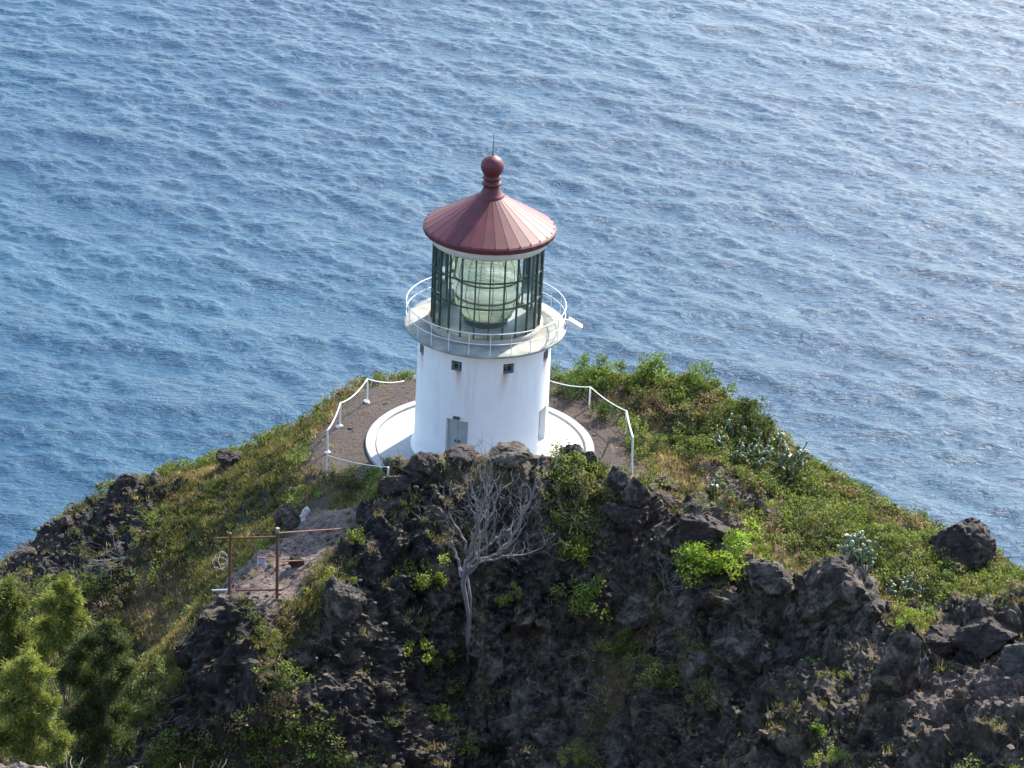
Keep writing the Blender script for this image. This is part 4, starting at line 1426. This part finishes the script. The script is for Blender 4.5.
def dead_bush(px, py, wpx, label, n=10, up=0.8, seed=1, mat=None, lean=(0, 0, 0), name='dead_shrub', r=0.022, depth=2, y=None):
    rng = np.random.default_rng(seed)
    p = GT(px, py)[0] if y is None else P(px, py, y=y)
    sc = np.linalg.norm(p - CAM) / FPX
    R = wpx * 0.5 * sc
    root = thing(name, tuple(p), label, 'dead shrub', 'leafless shrubs and fallen branches')
    mb = MB()
    for k in range(n):
        d = Vector((rng.normal() * 0.8, rng.normal() * 0.6, up * rng.uniform(0.5, 1.2))) + Vector(lean)
        limb_tree(mb, (0, 0, -0.05), d, R * rng.uniform(0.7, 1.2), r, rng, depth, 0.5, 0.15, 3, 0.006, 0.7)
    mb.build('branches', mat or M_DEAD, root)
M_TWIG = bark('brown_twigs', (0.20, 0.16, 0.13))
dead_bush(664, 590, 56, 'grey leafless shrub left of the lime green bush', 12, 0.9, 2)
dead_bush(570, 520, 70, 'tangled bare shrub behind the right side of the dead tree', 14, 0.7, 3, M_TWIG, r=0.018)
dead_bush(128, 556, 70, 'white sun bleached fallen branch on the left slope above the feathery trees', 9, 0.15, 4, lean=(-1.6, -0.4, -0.2), r=0.03)
dead_bush(82, 590, 44, 'grey bare shrub rising behind the feathery trees', 10, 1.1, 5)
dead_bush(604, 700, 46, 'small fallen grey branch low on the rock right of centre', 4, 0.3, 6, lean=(-0.6, 0, 0.3), r=0.02, depth=1)
dead_bush(548, 692, 40, 'thin fallen grey branch on the rock right of the dead tree base', 3, 0.1, 7, lean=(-1.0, 0, 0.5), r=0.018, depth=1)
dead_bush(316, 700, 34, 'bare twig low on the left part of the black rock face', 3, 0.4, 8, lean=(-0.6, 0, 0.4), r=0.015, depth=1)
dead_bush(62, 805, 90, 'dry brown twigs beside the pale rock in the bottom left corner', 6, 1.0, 12, M_TWIG, name='dry_twigs', r=0.005, depth=1, y=-66.2)
dead_bush(200, 815, 100, 'dry brown twigs poking up at the bottom edge right of the pale rocks', 6, 1.0, 13, M_TWIG, name='dry_twigs', r=0.0045, depth=1, y=-66.4)

# feathery trees
def feathery_tree(base, lobes, label, cols, seed, dens=1.0):
    """lobes: (px, py, radius px, depth) picked out of the crown; base: world point of the foot"""
    rng = np.random.default_rng(seed)
    root = thing('feathery_tree', tuple(base), label, 'tree', 'feathery trees in the gully')
    tr = MB()
    cs, rs_ = [], []
    for (px, py, rp, y) in lobes:
        q = P(px, py, y=y)
        sc = np.linalg.norm(q - CAM) / FPX
        cs.append(q - base); rs_.append(rp * sc * 1.15)
    top = cs[0]
    n = 10
    trunk = [np.array([0, 0, -0.6])]
    for i in range(1, n + 1):
        t = i / n
        trunk.append(top * t * np.array([t, t, 1]) + rng.normal(size=3) * 0.05)
    tr.tube(trunk, [0.16 * (1 - 0.85 * i / n) for i in range(n + 1)], 8)
    tr.build('trunk', M_BARK, root, True)
    br = MB()
    V_, D_, T_ = [], [], []
    for c, R in zip(cs, rs_):
        f = np.clip((c[2] / max(top[2], .1)) - 0.25, 0.1, 0.9)
        s = trunk[int(f * n)]
        br.tube([s, (np.array(s) + c) / 2 + rng.normal(size=3) * 0.1, c], [0.05, 0.035, 0.015], 5, False)
        k = int(14 * (R / 0.6) ** 2) + 6
        for _ in range(k):
            d = unit(rng.normal(size=3) + np.array([0, 0, 0.35]))
            e = c + d * R * rng.uniform(0.35, 1.0)
            br.tube([c * 0.6 + e * 0.4 if _ % 2 else c, e], [0.012, 0.004], 3, False)
            m = int(rng.integers(110, 170) * dens)
            t = rng.random(m)[:, None]
            pos = c * (1 - t) + e * t + rng.normal(size=(m, 3)) * R * 0.13
            V_.append(pos)
            D_.append(np.repeat(d[None], m, 0))
            cc = np.array(cols[int(rng.integers(len(cols)))]) * rng.uniform(0.75, 1.3)
            T_.append(np.repeat(cc[None], m, 0) * rng.uniform(0.7, 1.3, (m, 1)))
    br.build('limbs', M_BARK, root)
    pos = np.concatenate(V_); d = np.concatenate(D_); T = np.concatenate(T_)
    V, F, T = leaves(pos, 0.026, T, rng, 0.5, 6.0, outward=d * 1.6)
    mesh_np('crown', V, F, M_LEAF, root, False, {'tint': T})
FT = [(0.15, 0.18, 0.05), (0.19, 0.215, 0.06), (0.10, 0.125, 0.04)]
FB = [(0.22, 0.25, 0.06), (0.27, 0.29, 0.075), (0.16, 0.185, 0.05)]
FD = [(0.06, 0.078, 0.03), (0.08, 0.10, 0.036), (0.105, 0.125, 0.045)]
def foot(px, py, y):
    q = P(px, py, y=y)
    return np.array([q[0], q[1], float(hq(q[0], q[1]))])
feathery_tree(foot(8, 650, -17), [(8, 592, 17, -17), (18, 605, 16, -17), (-8, 610, 22, -17.2), (10, 628, 22, -17), (22, 640, 18, -17.3), (-15, 645, 24, -17), (12, 665, 24, -17.4), (-6, 690, 28, -17)], 'feathery green tree at the left edge, leftmost of the upper pair', FT, 51)
feathery_tree(foot(62, 660, -18), [(62, 588, 13, -18), (72, 596, 14, -18), (50, 603, 15, -18.1), (66, 612, 18, -18), (80, 622, 14, -18.2), (48, 628, 18, -18), (64, 640, 20, -18.3), (42, 652, 18, -18), (72, 660, 20, -18)], 'bright green feathery tree, right one of the upper pair beside the leafless grey shrub', FB, 52)
feathery_tree(foot(26, 760, -25), [(28, 662, 14, -25), (40, 676, 15, -25), (14, 678, 17, -25), (30, 694, 20, -25), (48, 706, 16, -25), (8, 706, 20, -25.2), (26, 722, 24, -25), (50, 730, 16, -25.2), (0, 736, 24, -25), (30, 752, 24, -25.2), (60, 748, 16, -25.2)], 'yellow green feathery tree closest to the bottom left corner', FB, 53)
feathery_tree(foot(98, 740, -21), [(106, 630, 13, -21), (92, 642, 16, -21), (118, 644, 15, -21), (76, 655, 16, -21), (104, 662, 20, -21.2), (126, 668, 14, -21), (84, 680, 20, -21), (110, 690, 22, -21.2), (68, 676, 14, -21.3), (92, 708, 24, -21), (120, 712, 16, -21), (76, 724, 22, -21.2), (104, 734, 24, -21), (88, 752, 26, -21), (125, 745, 16, -21)], 'darkest feathery tree, standing rightmost against the gully', FD, 54)

# ---------------------------------------------------------------- railings, gate and sign
M_WPOST = painted('white_painted_pipe', (0.72, 0.72, 0.70), 0.08, 0.5, 5)
M_RUST = painted('rusty_pipe', (0.135, 0.060, 0.038), 0.45, 0.8, 3, bumpd=0.004)
M_WIRE = painted('weathered_wire', (0.34, 0.30, 0.25), 0.2, 0.5, 5)
M_GALV = painted('pale_galvanised_pipe', (0.42, 0.48, 0.50), 0.1, 0.4, 5)

def railing(posts, links, label, base_blocks=True):
    """posts: (px, top py, foot py); links: lists of post tops or extra points joined by a sagging rail"""
    o = None
    root = None
    tops = []
    for i, (px, ty, fy) in enumerate(posts):
        d, _ = GT(px, fy)
        if root is None:
            o = d
            root = thing('railing', tuple(d), label, 'railing')
        t = P(px + (fy - ty) * 0.02, ty, y=d[1])
        mb = MB()
        mb.tube([d - o + np.array([0, 0, -0.2]), t - o], 0.036, 8)
        po = mb.build('post', M_WPOST, root)
        if base_blocks:
            V, F = rock_shape(0.15, 0.15, 0.10, 90 + i, 0.4)
            mesh_np('footing', V + (d - o), F, M_WPOST, po)
        tops.append(t - o)
    for (i, j, sag, r) in links:
        a = tops[i] if isinstance(i, int) else np.array(i) - o
        b = tops[j] if isinstance(j, int) else np.array(j) - o
        mb = MB()
        mb.tube([a * (1 - t) + b * t - np.array([0, 0, sag * 4 * t * (1 - t)]) for t in np.linspace(0, 1, 11)], r, 6)
        mb.build('rail', M_WPOST, root, True)
railing([(327, 430, 453), (340, 403, 426), (367, 379, 402)], [(0, 1, 0.16, 0.028), (1, 2, 0.20, 0.028), (2, tuple(P(404, 381, z=0.55)), 0.12, 0.022)],
        'white pipe railing with three posts along the left edge of the terrace')
railing([(327, 455, 477), (388, 467, 486)], [(0, 1, 0.10, 0.016)], 'low white chain rail between two posts across the shaded front of the terrace', False)
railing([(590, 387, 408), (626, 411, 434), (632, 437, 475)], [(0, 1, 0.10, 0.02), (1, 2, 0.06, 0.035), (0, tuple(P(548, 380, z=0.9)), 0.1, 0.02)],
        'white pipe railing with three posts along the right edge of the terrace', False)

def gate():
    Y = -15.3
    o = P(277, 592, y=Y)
    g0 = float(hq(o[0], o[1]))
    o = np.array([o[0], o[1], o[2]])
    root = thing('gate', tuple(o), 'rusty pipe frame gate standing open across the path left of the black rock', 'gate')
    def Q(px, py, dy=0): return P(px, py, y=Y + dy) - o
    def pipe(name, pts, r, mat=M_RUST, par=root):
        mb = MB(); mb.tube(pts, r, 8); return mb.build(name, mat, par)
    pipe('post', [Q(277, 598) , Q(277.5, 531)], 0.058)
    pipe('post', [Q(229, 612), Q(230.5, 533)], 0.052)
    pipe('post_cap', [Q(277.6, 532.5), Q(277.7, 528)], 0.065, painted('grey_cap', (0.25, 0.22, 0.2), 0.1, 0.7, 4))
    pipe('top_rail', [Q(214, 538.3), Q(278, 537)], 0.036)
    pipe('bottom_rail', [Q(229, 590), Q(283, 589.8)], 0.036)
    pipe('middle_rail', [Q(257, 555.5), Q(277, 557)], 0.022)
    pipe('side_rail', [Q(278, 533), Q(345, 528.5, 4.5)], 0.028)
    pipe('side_rail', [Q(278, 561.5), Q(302, 560.5, 1.6)], 0.026)
    pipe('latch_bar', [Q(212, 590.5), Q(228, 590)], 0.04, M_GALV)
    pipe('wire', [Q(246, 537.6), Q(257, 555.5)], 0.008)
    # coil of barbed wire hung on the left post
    rng = np.random.default_rng(3)
    for k, (rx, rz, ox, oz) in enumerate([(7, 8, 221, 561), (5.5, 6.5, 222, 558), (7.5, 5.5, 220, 563), (4.5, 7.5, 223, 560)]):
        mb = MB()
        pts = []
        for t in np.linspace(0, 2 * math.pi, 41):
            pts.append(Q(ox + rx * math.cos(t) + rng.normal() * 0.15, oz + rz * math.sin(t) + rng.normal() * 0.15, 0.25 * math.sin(t + k)))
        mb.tube(pts, 0.009, 4, False)
        for j in range(0, 40, 3):
            v = Vector(rng.normal(size=3)).normalized() * 0.05
            mb.tube([Vector(pts[j]) - v, Vector(pts[j]) + v], 0.006, 3)
        mb.build('wire_coil', M_WIRE, root)
    # sign
    c = Q(261.5, 560.5, -0.06)
    so = thing('warning_sign', tuple(o + c), 'small white warning sign with a red heading and blue print wired to the rusty gate', 'sign')
    sw = painted('sign_white', (0.62, 0.64, 0.68), 0.05, 0.5, 5)
    sr = painted('sign_red', (0.45, 0.06, 0.06), 0.05, 0.5, 5)
    sb = painted('sign_blue', (0.08, 0.12, 0.38), 0.05, 0.5, 5)
    mb = MB(); mb.box((0, 0, 0), (0.30, 0.012, 0.27)); mb.build('panel', sw, so)
    mb = MB(); mb.box((0, -0.009, 0.10), (0.28, 0.004, 0.05)); mb.build('heading', sr, so)
    mb = MB()
    for z, w in ((0.045, 0.22), (0.01, 0.24), (-0.03, 0.2), (-0.07, 0.23), (-0.105, 0.15)):
        x = -w / 2
        while x < w / 2 - 0.01:
            l = rng.uniform(0.02, 0.05)
            mb.box((x + l / 2, -0.009, z), (l, 0.004, 0.018)); x += l + 0.012
    mb.build('print', sb, so)
gate()
